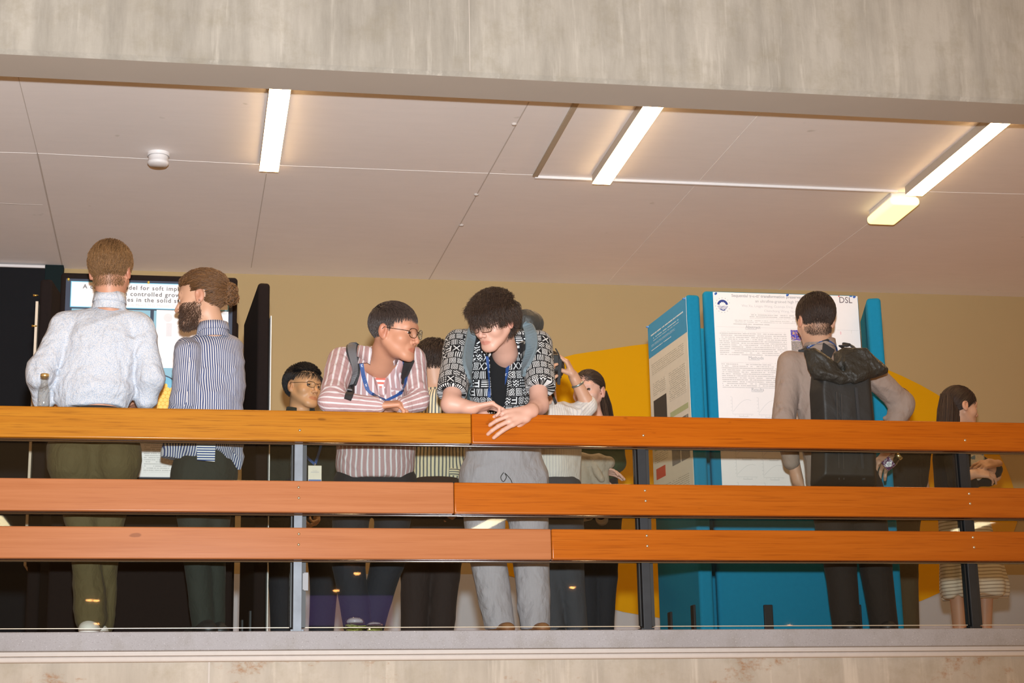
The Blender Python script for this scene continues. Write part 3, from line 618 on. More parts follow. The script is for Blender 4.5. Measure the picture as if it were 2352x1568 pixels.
for k in range(14):
    q=math.radians(20+k*24); c=o+pr_.ex*math.cos(q)*.040+pr_.ez*math.sin(q)*.040+pr_.n*.0004
    mb.sheet(c,pr_.ex,pr_.ez,[(-.002,-.0025),(.002,-.0025),(.0015,.0025),(-.001,.0025)],0,.0004,pr_.n)
mb.build('emblem_ring',ink2,pr_.e)
pinned(pr_,[(.014,.010),(wR*.51,.006),(wR-.02,.006)],plain('blue_pin',(.03,.12,.45),.3))
# sideways poster on board A
L=np.linalg.norm(near[:2]-far[:2]); hA=1.02
pa=Poster('research_poster',far*[1,1,0]+np.array([0,0,zA-.012])+dA*.01+nA*.0003,dA,nA,L-.02,hA,paper2,'cream research poster with a blue heading on the sideways blue board')
wA=L-.02
pa.quad(0,0,wA,.19,plain('heading_blue',(.04,.30,.55),.5),'heading_band')
for k,(y,s0,s1) in enumerate([(.055,.08,.92),(.09,.14,.8),(.125,.08,.7),(.15,.08,.6)]): pa.quad(wA*s0,y,wA*s1,y+(.018 if k<2 else .009),textblock_mat('heading_text_%d'%k,(.04,.30,.55),(.7,.8,.85),.02 if k<2 else .01,.3,.9),'heading_text',.0009)
for y0,y1,x0,x1 in ((.23,.30,.06,.9),(.34,.42,.08,.42),(.34,.5,.5,.92),(.62,.70,.3,.92),(.74,.79,.06,.4),(.92,1.0,.1,.9)): pa.quad(wA*x0,y0,wA*x1,y1,tb2,'printed_text')
gy=plain('micrograph_grey',(.22,.21,.2),.6,var=.4,scale=120); gn=plain('olive_heading',(.42,.46,.25),.6); dk=plain('micrograph_dark',(.05,.045,.04),.6)
pa.quad(wA*.08,.44,wA*.42,.58,dk,'printed_photo'); pa.quad(wA*.5,.56,wA*.95,.59,gn,'sub_heading'); pa.quad(wA*.06,.68,wA*.45,.72,gn,'sub_heading')
for i in range(2):
    for j in range(2): pa.quad(wA*(.5+.23*i),.62+.12*j,wA*(.71+.23*i),.73+.12*j,gy,'printed_photo')
pa.quad(wA*.08,.82,wA*.32,.88,plain('red_print',(.55,.08,.05),.6),'printed_photo')
pinned(pa,[(.012,.008),(wA-.012,.008)],plain('blue_pin_small',(.05,.2,.5),.3))
# left poster
a=P(152,640,YL);b=P(535,652,YL); wL=b[0]-a[0]; pl_=wL/383.; zz=P(340,645,YL)[2]
hL=zz-P(340,1098,YL)[2]
pq=Poster('research_poster',(a[0],YL,zz),dL,nL,wL,hL,navy,'dark bordered research poster about soft impingement on the dark brown board')
def lx(x,y): return (x-152+(y-640)*.03)*pl_,(y-640-(x-152)*.03)*pl_
u,v=lx(163,646); u1=wL-.02; cyl=plain('cyan_border',(.15,.50,.68),.5)
pq.quad(u,v,u1,v+.135,cyl,'title_border'); pq.quad(u+.004,v+.004,u1-.004,v+.131,paper,'title_panel',.0008)
for s_,dy in (('A common model for soft impingement in',17*pl_),('diffusion controlled growth of',32*pl_),('particles in the solid state',46*pl_)):
    pq.text(s_,.031,(u+u1)/2-.01,v+dy,ink,'CENTER',sx=1.02,bold=.0004,space=1.18)
pq.text('H.P. van Landeghem, B. Rheingans, C. Bos, M. Amirthalingam, S. van der Zwaag, A. van de Meent, M.G. Mecozzi, S.E. Offerman'[76:],.020,(u+u1)/2+.03,v+57*pl_,ink3,'CENTER')
u0,v0=lx(165,712); pq.quad(u0,v0,u1,v0+.40,plain('poster_blue_field',(.22,.42,.52),.5),'figure_field')
pq.quad(lx(358,716)[0],lx(358,716)[1],u1,lx(358,716)[1]+.30,paper,'figure_panel',.0009)
pq.quad(lx(170,740)[0],lx(165,740)[1],lx(335,740)[0],lx(165,740)[1]+.30,paper,'figure_panel',.0009)
pq.quad(lx(344,712)[0],v0,lx(352,712)[0],v0+.40,navy,'bar',.001)
mb=MB(); ux,vx=lx(352,950); 
def disc(cx,cy,r,mat,name,lift,n=40,a0=0,a1=360):
    pts=[(cx+r*math.cos(math.radians(q)),-cy+r*math.sin(math.radians(q))) for q in np.linspace(a0,a1,n,endpoint=False)]
    mb=MB(); mb.sheet(pq.o+pq.n*pq.th,pq.ex,pq.ez,pts,0,lift,pq.n); return mb.build(name,mat,pq.e)
R0=.225*.94/.94; cxp,cyp=ux,vx-.02
disc(cxp,cyp,.158*1.0,navy,'circle_outline',.0013); disc(cxp,cyp,.152,plain('circle_blue',(.15,.42,.58),.5),'circle_field',.0016)
disc(cxp+.0,cyp+.02,.125,plain('circle_orange',(.85,.38,.02),.5),'circle_core',.0019)
mb=MB(); rb=random.Random(3)
for i in range(-6,9):
    for j in range(0,9):
        x=cxp+i*.021+(j%2)*.0105; y=cyp-.115+j*.0185
        if (x-cxp)**2+(y-cyp)**2<.118**2: mb.sheet(pq.o+pq.n*(pq.th+.002),pq.ex,pq.ez,[(x+.0098*math.cos(q),-y+.0098*math.sin(q)) for q in np.linspace(0,2*PI,12,endpoint=False)],0,.0005,pq.n)
mb.build('atom_dots',plain('dot_orange',(.95,.55,.10),.5),pq.e)
disc(*lx(384,735),.022,plain('pale_disc',(.68,.64,.64),.6),'figure_disc',.0014)
pq.quad(*lx(380,748),lx(393,748)[0],lx(393,748)[1]+.07,plain('pale_bar',(.66,.62,.63),.6),'figure_bar',.0014)
pq.text('model',.028,lx(508,0)[0],lx(508,728)[1],ink2,'LEFT',lift=.0014)
pq.quad(lx(318,0)[0],hL-.24,lx(336,0)[0],hL-.006,cyan,'side_bar',.001); pq.quad(lx(345,0)[0],hL-.24,u1,hL-.006,paper,'figure_panel',.0021)
for k in (.05,.17): disc(lx(328,0)[0],hL-.02-k,.010,plain('dot_yellow_%d'%(k*100),(.9,.6,.15),.5),'figure_disc',.0016); pq.line([(lx(328,0)[0],hL-.035-k),(lx(328,0)[0],hL-.06-k)],.003,navy,'arrow',.0016)
pq.quad(lx(360,0)[0],hL-.20,lx(520,0)[0],hL-.03,tb,'printed_text',.0024)
pinned(pq,[(.012,.006),(wL*.49,.010),(wL-.012,.01)],plain('yellow_pin',(.85,.6,.12),.3,.6))
# ------------------------------------------------------------------ people
hs=(.9,.62,.46)
def skinmat(name,col,lip=None):
    m,n,l,b=newmat(name); t=NT(m.node_tree); p=t.coord()
    nz=t.noise(p,18,4,.6); c=t.mix(nz,tuple(x*.93 for x in col),tuple(min(1,x*1.06) for x in col)); c=t.mix(t.m('MULTIPLY',t.noise(p,5,2),.25),c,(col[0],col[1]*.72,col[2]*.66))
    a=t.attr('feat'); f=t.xyz(a[1])
    c=t.mix(t.m('MULTIPLY',f[0],.75),c,lip or (col[0]*.78,col[1]*.42,col[2]*.42))       # lips
    c=t.mix(t.m('MULTIPLY',f[1],.5),c,(col[0]*.6,col[1]*.55,col[2]*.55))               # beard shadow stubble
    l.new(c,b.inputs['Base Color']); b.inputs['Roughness'].default_value=.48; b.inputs['Specular IOR Level'].default_value=.4
    l.new(t.bump(t.noise(p,160,3),.12,.001),b.inputs['Normal']); return m
SK=dict(pale=skinmat('skin_pale',(.60,.36,.28)),rosy=skinmat('skin_rosy',(.52,.26,.165)),light=skinmat('skin_light',(.55,.32,.21)),tan=skinmat('skin_tan',(.52,.29,.14)))
def hairmat(name,ca,cb,rough=.5):
    m,n,l,b=newmat(name); t=NT(m.node_tree); h=t.attr('tone')[2]
    l.new(t.mix(h,ca,cb),b.inputs['Base Color']); b.inputs['Roughness'].default_value=rough; b.inputs['Specular IOR Level'].default_value=.45; return m
HB=hairmat('hair_black',(.006,.005,.005),(.022,.017,.015)); HD=hairmat('hair_dark_brown',(.014,.008,.006),(.07,.038,.024)); HBr=hairmat('hair_brown',(.045,.020,.008),(.26,.12,.045)); HG=hairmat('hair_golden_brown',(.07,.034,.013),(.34,.17,.065)); HM=hairmat('hair_soft_black',(.018,.012,.011),(.085,.058,.048),.35)
class Head:
    """head frame: x to the head's left-hand side, y forward (face), z up; origin between the ears at eye level"""
    def __init__(s,c,yaw,pitch=0,roll=0,sc=1.05):
        s.c=np.array(c,float); y=math.radians(yaw);p=math.radians(pitch);r=math.radians(roll)
        f=np.array([math.sin(y)*math.cos(p),-math.cos(y)*math.cos(p),-math.sin(p)]); x=unit(np.cross(f,[0,0,1.])); u=np.cross(x,f)
        s.x=x*math.cos(r)+u*math.sin(r); s.u=u*math.cos(r)-x*math.sin(r); s.f=f; s.R=np.stack([s.x,s.f,s.u],1); s.s=sc
    def w(s,p): return s.c+s.R@(np.array(p,float)*s.s)
    def E(s,c,r,k=.012): return ell(s.w(c),np.array(r,float)*s.s,s.R,k)
    def Cn(s,a,b,ra,rb,k=.01): return cone(s.w(a),s.w(b),ra*s.s,rb*s.s,k)
    def loc(s,X): return ((X-s.c)@s.R)/s.s
    def skull(s,neck=None,nr=.056,jaw=1.,nose=1.,eyes=True,fat=0.,op=.8):
        q=[s.E((0,-.012,.036),(.076,.095,.080)),s.E((0,.030,.0),(.064+fat,.060,.078),.03),s.E((0,.030,-.055),(.054*jaw+fat,.054,.052),.03),
           s.E((0,.076,-.098),(.023,.019,.018),.028)]
        for a in (-1,1):
            q+=[s.Cn((a*.054,.0,-.040),(a*.022,.066,-.092),.018*jaw+fat*.6,.017,.025),s.E((a*.043,.055,-.028),(.022+fat,.026,.024),.02)]
        q+=[s.Cn((-.036,.074,.022),(.036,.074,.022),.011,.011,.02)]
        for a in (-1,1): q+=[sub(s.E((a*.032,.094,.001),(.017,.014,.011),.012))]
        q+=[s.Cn((0,.083,.012),(0,.107*nose,-.030),.0068,.0095,.010),s.E((0,.106*nose,-.035),(.0105,.010,.009),.006)]
        for a in (-1,1): q+=[s.E((a*.0125,.095,-.038),(.008,.010,.0075),.005),sub(s.E((a*.0065,.104,-.045),(.0035,.005,.003),.002))]
        q+=[s.E((0,.078,-.062),(.030,.014,.020),.016)]
        q+=[s.Cn((-.026,.079,-.068),(0,.0900,-.0640),.0030,.0050,.004),s.Cn((.026,.079,-.068),(0,.0900,-.0640),.0030,.0050,.004),s.Cn((-.023,.079,-.0715),(0,.0875,-.0735),.0035,.0056,.004),s.Cn((.023,.079,-.0715),(0,.0875,-.0735),.0035,.0056,.004),
            sub(s.Cn((-.027,.0865,-.0690),(0,.0955,-.0688),.0012,.0016,.0025)),sub(s.Cn((.027,.0865,-.0690),(0,.0955,-.0688),.0012,.0016,.0025))]
        for a in (-1,1):   # eye lids round the ball
            q+=[s.Cn((a*.047,.076,.001),(a*.034,.0885,.0088*op),.003,.0034,.003),s.Cn((a*.034,.0885,.0088*op),(a*.018,.082,.001),.0034,.003,.003),
                s.Cn((a*.046,.076,-.003),(a*.032,.0862,-.0035-.0075*op),.0026,.0030,.003),s.Cn((a*.032,.0862,-.0035-.0075*op),(a*.018,.081,-.002),.0030,.0026,.003)]
        for a in (-1,1):
            q+=[s.E((a*.079,-.012,-.004),(.0085,.020,.031),.008),s.E((a*.080,-.006,-.027),(.007,.011,.012),.006),sub(s.E((a*.0875,-.007,.002),(.0065,.0095,.017),.003)),s.Cn((a*.082,.003,-.016),(a*.083,.0,-.008),.004,.003,.003)]
        if neck is not None: q+=[cone(s.w((0,-.022,-.035)),neck,nr,nr*1.12,.03)]
        return q
    def feats(s,V,stub=0.,ear=.35):
        L=s.loc(V); f=np.zeros((len(V),4),np.float32); f[:,3]=1
        d=np.sqrt((L[:,0]/.029)**2+((L[:,2]+.0688)/.0105)**2); f[:,0]=np.clip((1.1-d)*4,0,1)*(L[:,1]>.070)*.85
        e=np.sqrt(((np.abs(L[:,0])-.081)/.012)**2+((L[:,1]+.01)/.024)**2+((L[:,2]+.004)/.036)**2); f[:,0]=np.maximum(f[:,0],np.clip((1.15-e)*3,0,1)*ear)
        nn=np.sqrt((L[:,0]/.02)**2+((L[:,1]-.104)/.022)**2+((L[:,2]+.036)/.016)**2); f[:,0]=np.maximum(f[:,0],np.clip((1.2-nn),0,1)*.3)
        if stub: f[:,1]=np.clip((-.045-L[:,2])/.03,0,1)*(L[:,1]>.0)*stub*(L[:,2]>-.13)
        return f
    def eyes(s,parent,iris=(.05,.025,.015),look=0.,lookd=0.):
        for a in (-1,1):
            mb=MB(); c=s.w((a*.032,.0762,-.001)); R=.0126*s.s
            ax=unit(s.f+s.x*look-s.u*lookd)
            prof=[(R*math.sin(t),R*math.cos(t)) for t in np.linspace(0.0001,PI-.001,20)]
            mb.lathe(prof,c,ax=ax,n=20,mi=0); 
            for i in range(len(mb.f)):
                ring=i//20; mb.mi[i]=2 if ring<2 else (1 if ring<5 else 0)
            mb.build('eye',EYE+[plain('iris_%d'%random.randint(0,99999),iris,.25)] and [EYE[0],plain('iris_colour',iris,.25),EYE[1]],parent)
    def brows(s,parent,mat,th=.0045,arch=.006,z=.0235,n=70):
        rs=np.random.RandomState(7)
        for a in (-1,1):
            S=[]
            for i in range(n):
                t=rs.rand(); x=a*(.013+.036*t); zz=z+arch*math.sin(t*PI*.8)-.004*t+(rs.rand()-.5)*th*1.6; y=.0905-.020*t**1.6
                p=s.w((x,y,zz)); q=s.w((x+a*.008,y-.003,zz+.0015*(1-2*t))); S.append((p,(p+q)/2+s.f*.001,q))
            hair_tubes('eyebrow',[[u for u in st] for st in S],.0012,mat,parent,taper=.4)
EYE=[plain('eye_white',(.72,.68,.64),.2,var=.02),plain('pupil',(.004,.004,.004),.15)]
def hair_tubes(name,strands,r,mat,parent,taper=.25,label=None,seed=1):
    rs=np.random.RandomState(seed); A=np.array([[np.asarray(p,float) for p in st] for st in strands]); n,m=A.shape[:2]; tone=rs.rand(n)
    D=np.empty_like(A); D[:,1:-1]=A[:,2:]-A[:,:-2]; D[:,0]=A[:,1]-A[:,0]; D[:,-1]=A[:,-1]-A[:,-2]; D/=np.linalg.norm(D,axis=2,keepdims=True)+1e-12
    ref=rs.randn(n,1,3); a=ref-D*(ref*D).sum(2,keepdims=True); a/=np.linalg.norm(a,axis=2,keepdims=True)+1e-12; q=np.cross(D,a)
    t=np.arange(m)/(m-1); rr=(r*(1-(1-taper)*t**1.5))[None,:,None]; vs=np.stack([A+rr*(a*math.cos(k*2.094)+q*math.sin(k*2.094)) for k in range(3)],2).reshape(-1,3)
    tn=np.repeat((tone[:,None]*.75+.25*t[None])[:,:,None],3,2).ravel(); base=(np.arange(n)[:,None,None]*m+np.arange(m-1)[None,:,None])*3; k=np.arange(3)[None,None]; k1=(k+1)%3
    fs=np.stack([base+k,base+k1,base+3+k1,base+3+k],-1).reshape(-1,4)
    V=np.array(vs); Q=np.array(fs); me=np_mesh(name,V,Q); at=me.attributes.new('tone','FLOAT','POINT'); at.data.foreach_set('value',np.array(tn,np.float32)); return link(name,me,mat,parent,label)
def fib(n):
    i=np.arange(n)+.5; ph=np.arccos(1-2*i/n); th=PI*(1+5**.5)*i
    return np.stack([np.cos(th)*np.sin(ph),np.sin(th)*np.sin(ph),np.cos(ph)],1)
def hair(H,name,mat,parent,mask,flow,length,n=2600,r=.0016,lift=.010,curl=0.,seed=1,cen=(0,-.012,.036),rad=(.079,.098,.084),cap=-.0015,segs=6,label=None,push=None,taper=.25):
    """combed strands rooted on the scalp: mask(l) keeps roots, flow(l) is the combing direction, both in the head's frame"""
    rs=np.random.RandomState(seed); D=fib(n*2)+rs.randn(n*2,3)*.02; cen=np.array(cen);rad=np.array(rad); D/=np.linalg.norm(D,axis=1)[:,None]; S=[]
    for d in D:
        p=cen+d*rad
        if not mask(p): continue
        S.append((p,length(p) if callable(length) else length))
    n_=len(S); q=np.array([x[0] for x in S]); L=np.array([x[1] for x in S])*(.8+.4*rs.rand(n_)); ph=rs.rand(n_)*6.28; lf=lift*(.6+.8*rs.rand(n_)); out=[q.copy()]
    for i in range(1,segs):
        t=i/(segs-1); fl=np.array([flow(x) for x in q],float)+rs.randn(n_,3)*.05; fl/=np.linalg.norm(fl,axis=1)[:,None]; q=q+fl*(L/(segs-1))[:,None]
        e=(q-cen)/rad; en=np.linalg.norm(e,axis=1); target=1+lf/.09*math.sin(min(1,t*1.15)*PI*.6)
        use=np.where(en<target,target,en if push is not None else target); q=cen+e/en[:,None]*rad*use[:,None]; qq=q.copy()
        if curl: qq+=np.stack([np.sin(ph+t*7),np.cos(ph*1.7+t*6.5),np.sin(ph*.6+t*8)],1)*curl*t
        out.append(qq)
    S=np.stack(out,1)*H.s@H.R.T+H.c
    o=hair_tubes(name,S,r*H.s,mat,parent,label=label,seed=seed,taper=taper)
    # scalp cap under the strands
    nu,nv=48,32; vs=[];ix={}
    fs=[]
    for j in range(nv+1):
        for i in range(nu):
            a=2*PI*i/nu;b=PI*j/nv; d=np.array([math.cos(a)*math.sin(b),math.sin(a)*math.sin(b),math.cos(b)]); vs.append(cen+d*(rad+cap))
    for j in range(nv):
        for i in range(nu):
            q=(j*nu+i,j*nu+(i+1)%nu,(j+1)*nu+(i+1)%nu,(j+1)*nu+i); c=sum(vs[k] for k in q)/4
            if mask(c): fs.append(q)
    V=np.array([H.w(v) for v in vs]); me=o.data; bm=bmesh.new(); bm.from_mesh(me); ly=bm.verts.layers.float['tone']; bv=[]
    for v in V: x=bm.verts.new(v); x[ly]=.15; bv.append(x)
    for q in fs:
        u=list(dict.fromkeys(q))
        try: f=bm.faces.new([bv[k] for k in u]); f.smooth=True
        except Exception: pass
    bmesh.ops.delete(bm,geom=[v for v in bm.verts if not v.link_faces],context='VERTS'); bm.to_mesh(me); bm.free(); return o
def face_hair(H,prims,region,name,mat,parent,n,L,r,seed=3,down=1.0,cen=(0,.03,-.05),fy=.5):
    rs=np.random.RandomState(seed); D=fib(n)@H.R.T; c=H.w(cen); t=np.full(n,.02)
    for _ in range(30): t+=np.clip(evalf(prims,c+D*t[:,None]),-.02,.02)*-.8*-1 if 0 else -evalf(prims,c+D*t[:,None])*.8
    X=c+D*t[:,None]; S=[]
    for x,d in zip(X,D):
        l=H.loc(x)
        if not region(l): continue
        w=H.R@unit(np.array([l[0]*4,fy,-1.4*down])+rs.randn(3)*.35)+d*(.55 if fy>0 else .15); w=unit(w); ln=L*(.6+.7*rs.rand())*H.s; w2=unit(w+rs.randn(3)*.5-d*.4)
        S.append([x-d*.002,x+w*ln*.33,x+w*ln*.6+w2*ln*.08,x+w*ln*.8+w2*ln*.25])
    return hair_tubes(name,S,r,mat,parent,taper=.35,seed=seed)
def skin(name,prims,mat,parent,vox=.0036,H=None,stub=0.,disp=None,ear=.35):
    V,Q=mesh_field(prims,vox,disp); V=relax(V,Q,1,.3); me=np_mesh(name,V,Q)
    f=H.feats(V,stub,ear) if H else np.tile(np.array([0,0,0,1],np.float32),(len(V),1))
    at=me.color_attributes.new('feat','FLOAT_COLOR','POINT'); at.data.foreach_set('color',f.ravel()); return link(name,me,mat,parent)
def hand(wr,fdir,pn,thumb,curls=(.3,.35,.4,.45),sc=1.,spread=.06,th=(.5,.3),tdir=None,k=.0035):
    """wr wrist centre, fdir finger direction, pn palm normal, thumb=+1/-1 side; curls: bend per joint for index..little"""
    f=unit(fdir); n=unit(np.array(pn,float)-f*(np.array(pn,float)@f)); s=np.cross(n,f)*thumb; q=[]; wr=np.array(wr,float)
    offs=(.030,.010,-.011,-.030); ln=((.046,.026,.020),(.050,.030,.021),(.046,.028,.021),(.036,.021,.018)); rd=(.0095,.0095,.009,.0082)
    q.append(cone(wr-f*.02,wr+f*.012,.027*sc,.026*sc,.02,flat=(tuple(n),.72)))
    q.append(cone(wr+f*.02*sc+s*.016*sc,wr+f*.055*sc+s*.004*sc,.022*sc,.020*sc,.012,flat=(tuple(n),.75)))
    for i,o in enumerate(offs):
        kn=wr+f*(.088-.004*abs(i-1.2)**1.3)*sc+s*o*sc
        q.append(cone(wr+f*.015*sc+s*o*.55*sc,kn,.0150*sc,.0118*sc,.010,flat=(tuple(n),.85)))
    for i,o in enumerate(offs):
        kn=wr+f*(.088-.004*abs(i-1.2)**1.3)*sc+s*o*sc; d=unit(f+s*spread*(1.5-i)*1.3); c=curls[i]; cs=c if isinstance(c,(tuple,list)) else (c,c*1.1,c*.7); p=kn; ang=0
        for j in range(3):
            ang+=cs[j]; dd=d*math.cos(ang)+n*math.sin(ang); e=p+dd*ln[i][j]*sc; q.append(cone(p,e,(rd[i]-.0007*j)*sc,(rd[i]-.0007*(j+1))*sc,k if j else .006)); p=e
    b=wr+f*.022*sc+s*.024*sc+n*.004; d=unit(tdir if tdir is not None else f*.75+s*.65+n*.35); q.append(cone(b,b+d*.042*sc,.0155*sc,.0115*sc,.010)); 
    p=b+d*.042*sc; d=unit(d*math.cos(th[0])+(f*.6+n*.6-s*.3)*math.sin(th[0])); e=p+d*.032*sc; q.append(cone(p,e,.0112*sc,.0095*sc,k)); d=unit(d*math.cos(th[1])+(f*.6+n*.6-s*.3)*math.sin(th[1])); q.append(cone(e,e+d*.024*sc,.0098*sc,.0078*sc,k))
    return q
def collar(c,ax,fr,r,h,open_=30,leaf=.035,th=.0028,flare=.008,n=40,fold=.75,sq=1.):
    """folded shirt collar: ring about axis ax, opening towards fr (degrees half-gap), leaf = extra length of the points"""
    c=np.array(c,float);ax=unit(ax);fr=unit(np.array(fr,float)-ax*(np.array(fr,float)@ax)); s=np.cross(ax,fr); V=[];F=[];UV=[]
    o=math.radians(open_); A=np.linspace(o,2*PI-o,n); m=5
    for a in A:
        front=max(0,math.cos(a))**2; d=fr*math.cos(a)*1.0+s*math.sin(a)*sq
        hh=h*(1-.35*front)
        prof=[(r*1.18,-hh*.55),(r*.985,hh*.55),(r*1.0,hh),(r+flare*.7,hh*1.02),(r+flare+.004,hh*(1-fold)-leaf*front)]
        for x,z in prof: V.append(c+d*x+ax*z); 
    for i in range(n-1):
        for j in range(m-1): F.append((i*m+j,i*m+j+1,(i+1)*m+j+1,(i+1)*m+j))
    return np.array(V),np.array(F)
def collar_mesh(name,mat,parent,*a,**k):
    V,F=collar(*a,**k); me=np_mesh(name,V,F); m=5; st=np.linalg.norm(V[3*m+2]-V[2*m+2]); uv=me.uv_layers.new(name='UVMap'); 
    u=np.array([[ (v//m)*st,(v%m)*.012] for v in F.ravel()],np.float32); uv.data.foreach_set('uv',u.ravel())
    o=link(name,me,mat,parent); md=o.modifiers.new('thickness','SOLIDIFY'); md.thickness=.003; md.offset=0
    return o
def glasses(H,parent,mat,w=.050,h=.036,shape=2.6,th=.0011,z=-.003,half=False,lens=True,drop=0.):
    e=empty('eyeglasses',H.c,'x','x'); del e['label'],e['category']; setparent(e,parent)
    y=.106
    for a in (-1,1):
        pts=[]
        for t in np.linspace(0,2*PI,29):
            ct,st=math.cos(t),math.sin(t); px=abs(ct)**(2/shape)*math.copysign(1,ct)*w/2; pz=abs(st)**(2/shape)*math.copysign(1,st)*h/2
            if not half or pz>-.002: pts.append(H.w((a*.033+px,y-abs(a*.033+px)**2*3.0-drop*.2,z+pz-drop)))
        if half: pts=[H.w((a*.033+w/2,y-(a*.033+w/2)**2*3,z-.002))]*0+pts[:16]
        mb=MB(); mb.tube(pts,th*H.s,8); mb.build('rim',mat,e)
        mb=MB(); vs=[H.w((a*.033+abs(math.cos(t))**(2/shape)*math.copysign(1,math.cos(t))*w/2*.97,y-abs(a*.033+math.cos(t)*w/2)**2*3,z+abs(math.sin(t))**(2/shape)*math.copysign(1,math.sin(t))*h/2*.97-drop)) for t in np.linspace(0,2*PI,24,endpoint=False)]
        k=len(vs); mb.add(vs+[v+H.f*.0015 for v in vs],[tuple(range(k)),tuple(range(2*k-1,k-1,-1))]+[(i,(i+1)%k,k+(i+1)%k,k+i) for i in range(k)]); mb.build('lens',M['clear'],e)
        mb=MB(); xo=a*(.033+w/2); mb.tube([H.w((xo,y-xo*xo*3,z+.006-drop)),H.w((xo+a*.008,.07,z+.008-drop)),H.w((a*.081,.02,z+.010-drop*.5)),H.w((a*.083,-.004,z+.014)),H.w((a*.082,-.022,-.006))],th*H.s*1.1,8); mb.build('temple',mat,e)
    mb=MB(); mb.tube([H.w((-.033+w/2,y-.0015,z+.006-drop)),H.w((0,y+.003,z+.009-drop)),H.w((.033-w/2,y-.0015,z+.006-drop))],th*H.s,8); mb.build('bridge',mat,e)
def lanyard_marks(pts,nrm,k,mat,parent,sc=.012,name='printed_mark',step=None):
    mb=MB()
    for i in k:
        if i>=len(pts)-1: continue
        p=np.array(pts[i]); d=unit(np.array(pts[min(i+1,len(pts)-1)])-np.array(pts[max(i-1,0)])); n=unit(nrm[i]); s=np.cross(d,n); o=p+n*.0022
        z=[(-.5,-.4),(-.2,.4),(0,-.1),(.3,.35),(.5,-.4)]
        mb.ribbon([o+d*a*sc*.9+s*b*sc*.7 for a,b in z],[n]*5,sc*.22,.0005)
    mb.build(name,mat,parent)
LB=fabric('lanyard_blue',col=(.015,.06,.22),wr=.02,rough=.6); wm=plain('white_print',(.75,.78,.82),.6)
def wrap(core,d=.010,k=.025):
    return [cone(p['a'],p['b'],p['ra']+d,p['rb']+d,k,p['fl']) for p in core if p['t']=='c']
def person(x,y,label): return empty('person',(x,y,0),label,'person')
def legs(hipL,hipR,kL,kR,aL,aR,rh=.095,rk=.062,ra=.058,waist=None,k=.02,rw=.15,bottom=None,flat=.8,top=None):
    q=[]; aL=np.array(aL);aR=np.array(aR); aL[2]=max(aL[2],.05); aR[2]=max(aR[2],.05)
    for h,kn,an in ((hipL,kL,aL),(hipR,kR,aR)): q+=[cone(h,kn,rh,rk,k),cone(kn,an,rk,ra,.012)]
    if waist is not None: q+=[cone(waist,(np.array(hipL)+np.array(hipR))/2,rw,rw*.95,.05,flat=((0,1,0),flat))]
    if top is not None: q+=[half(top,(0,0,1),.006)]
    q+=[half((0,0,.012),(0,0,-1))]
    return q
def shoes(parent,mat,an,ln=.13,dirv=(0,-1,0),name='shoe'):
    for p in an:
        p=np.array(p,float); d=unit(dirv); z=np.array([0,0,1.]); p0=np.array([p[0],p[1],.035])
        V,Q=mesh_field([cone(p0-d*.05,p0+d*.10,.042,.036,.02,flat=((0,0,1),.8)),cone(p0-d*.02,p0-d*.01+z*.05,.040,.036,.03),half((0,0,.002),(0,0,-1))],.007); V=relax(V,Q,1)
        link(name,np_mesh(name,V,Q),mat,parent)
denim=fabric('black_denim',col=(.02,.021,.026),wr=.35); shoeW=plain('white_shoe_rubber',(.7,.66,.6),.6); shoeB=plain('black_shoe',(.02,.02,.02),.5)

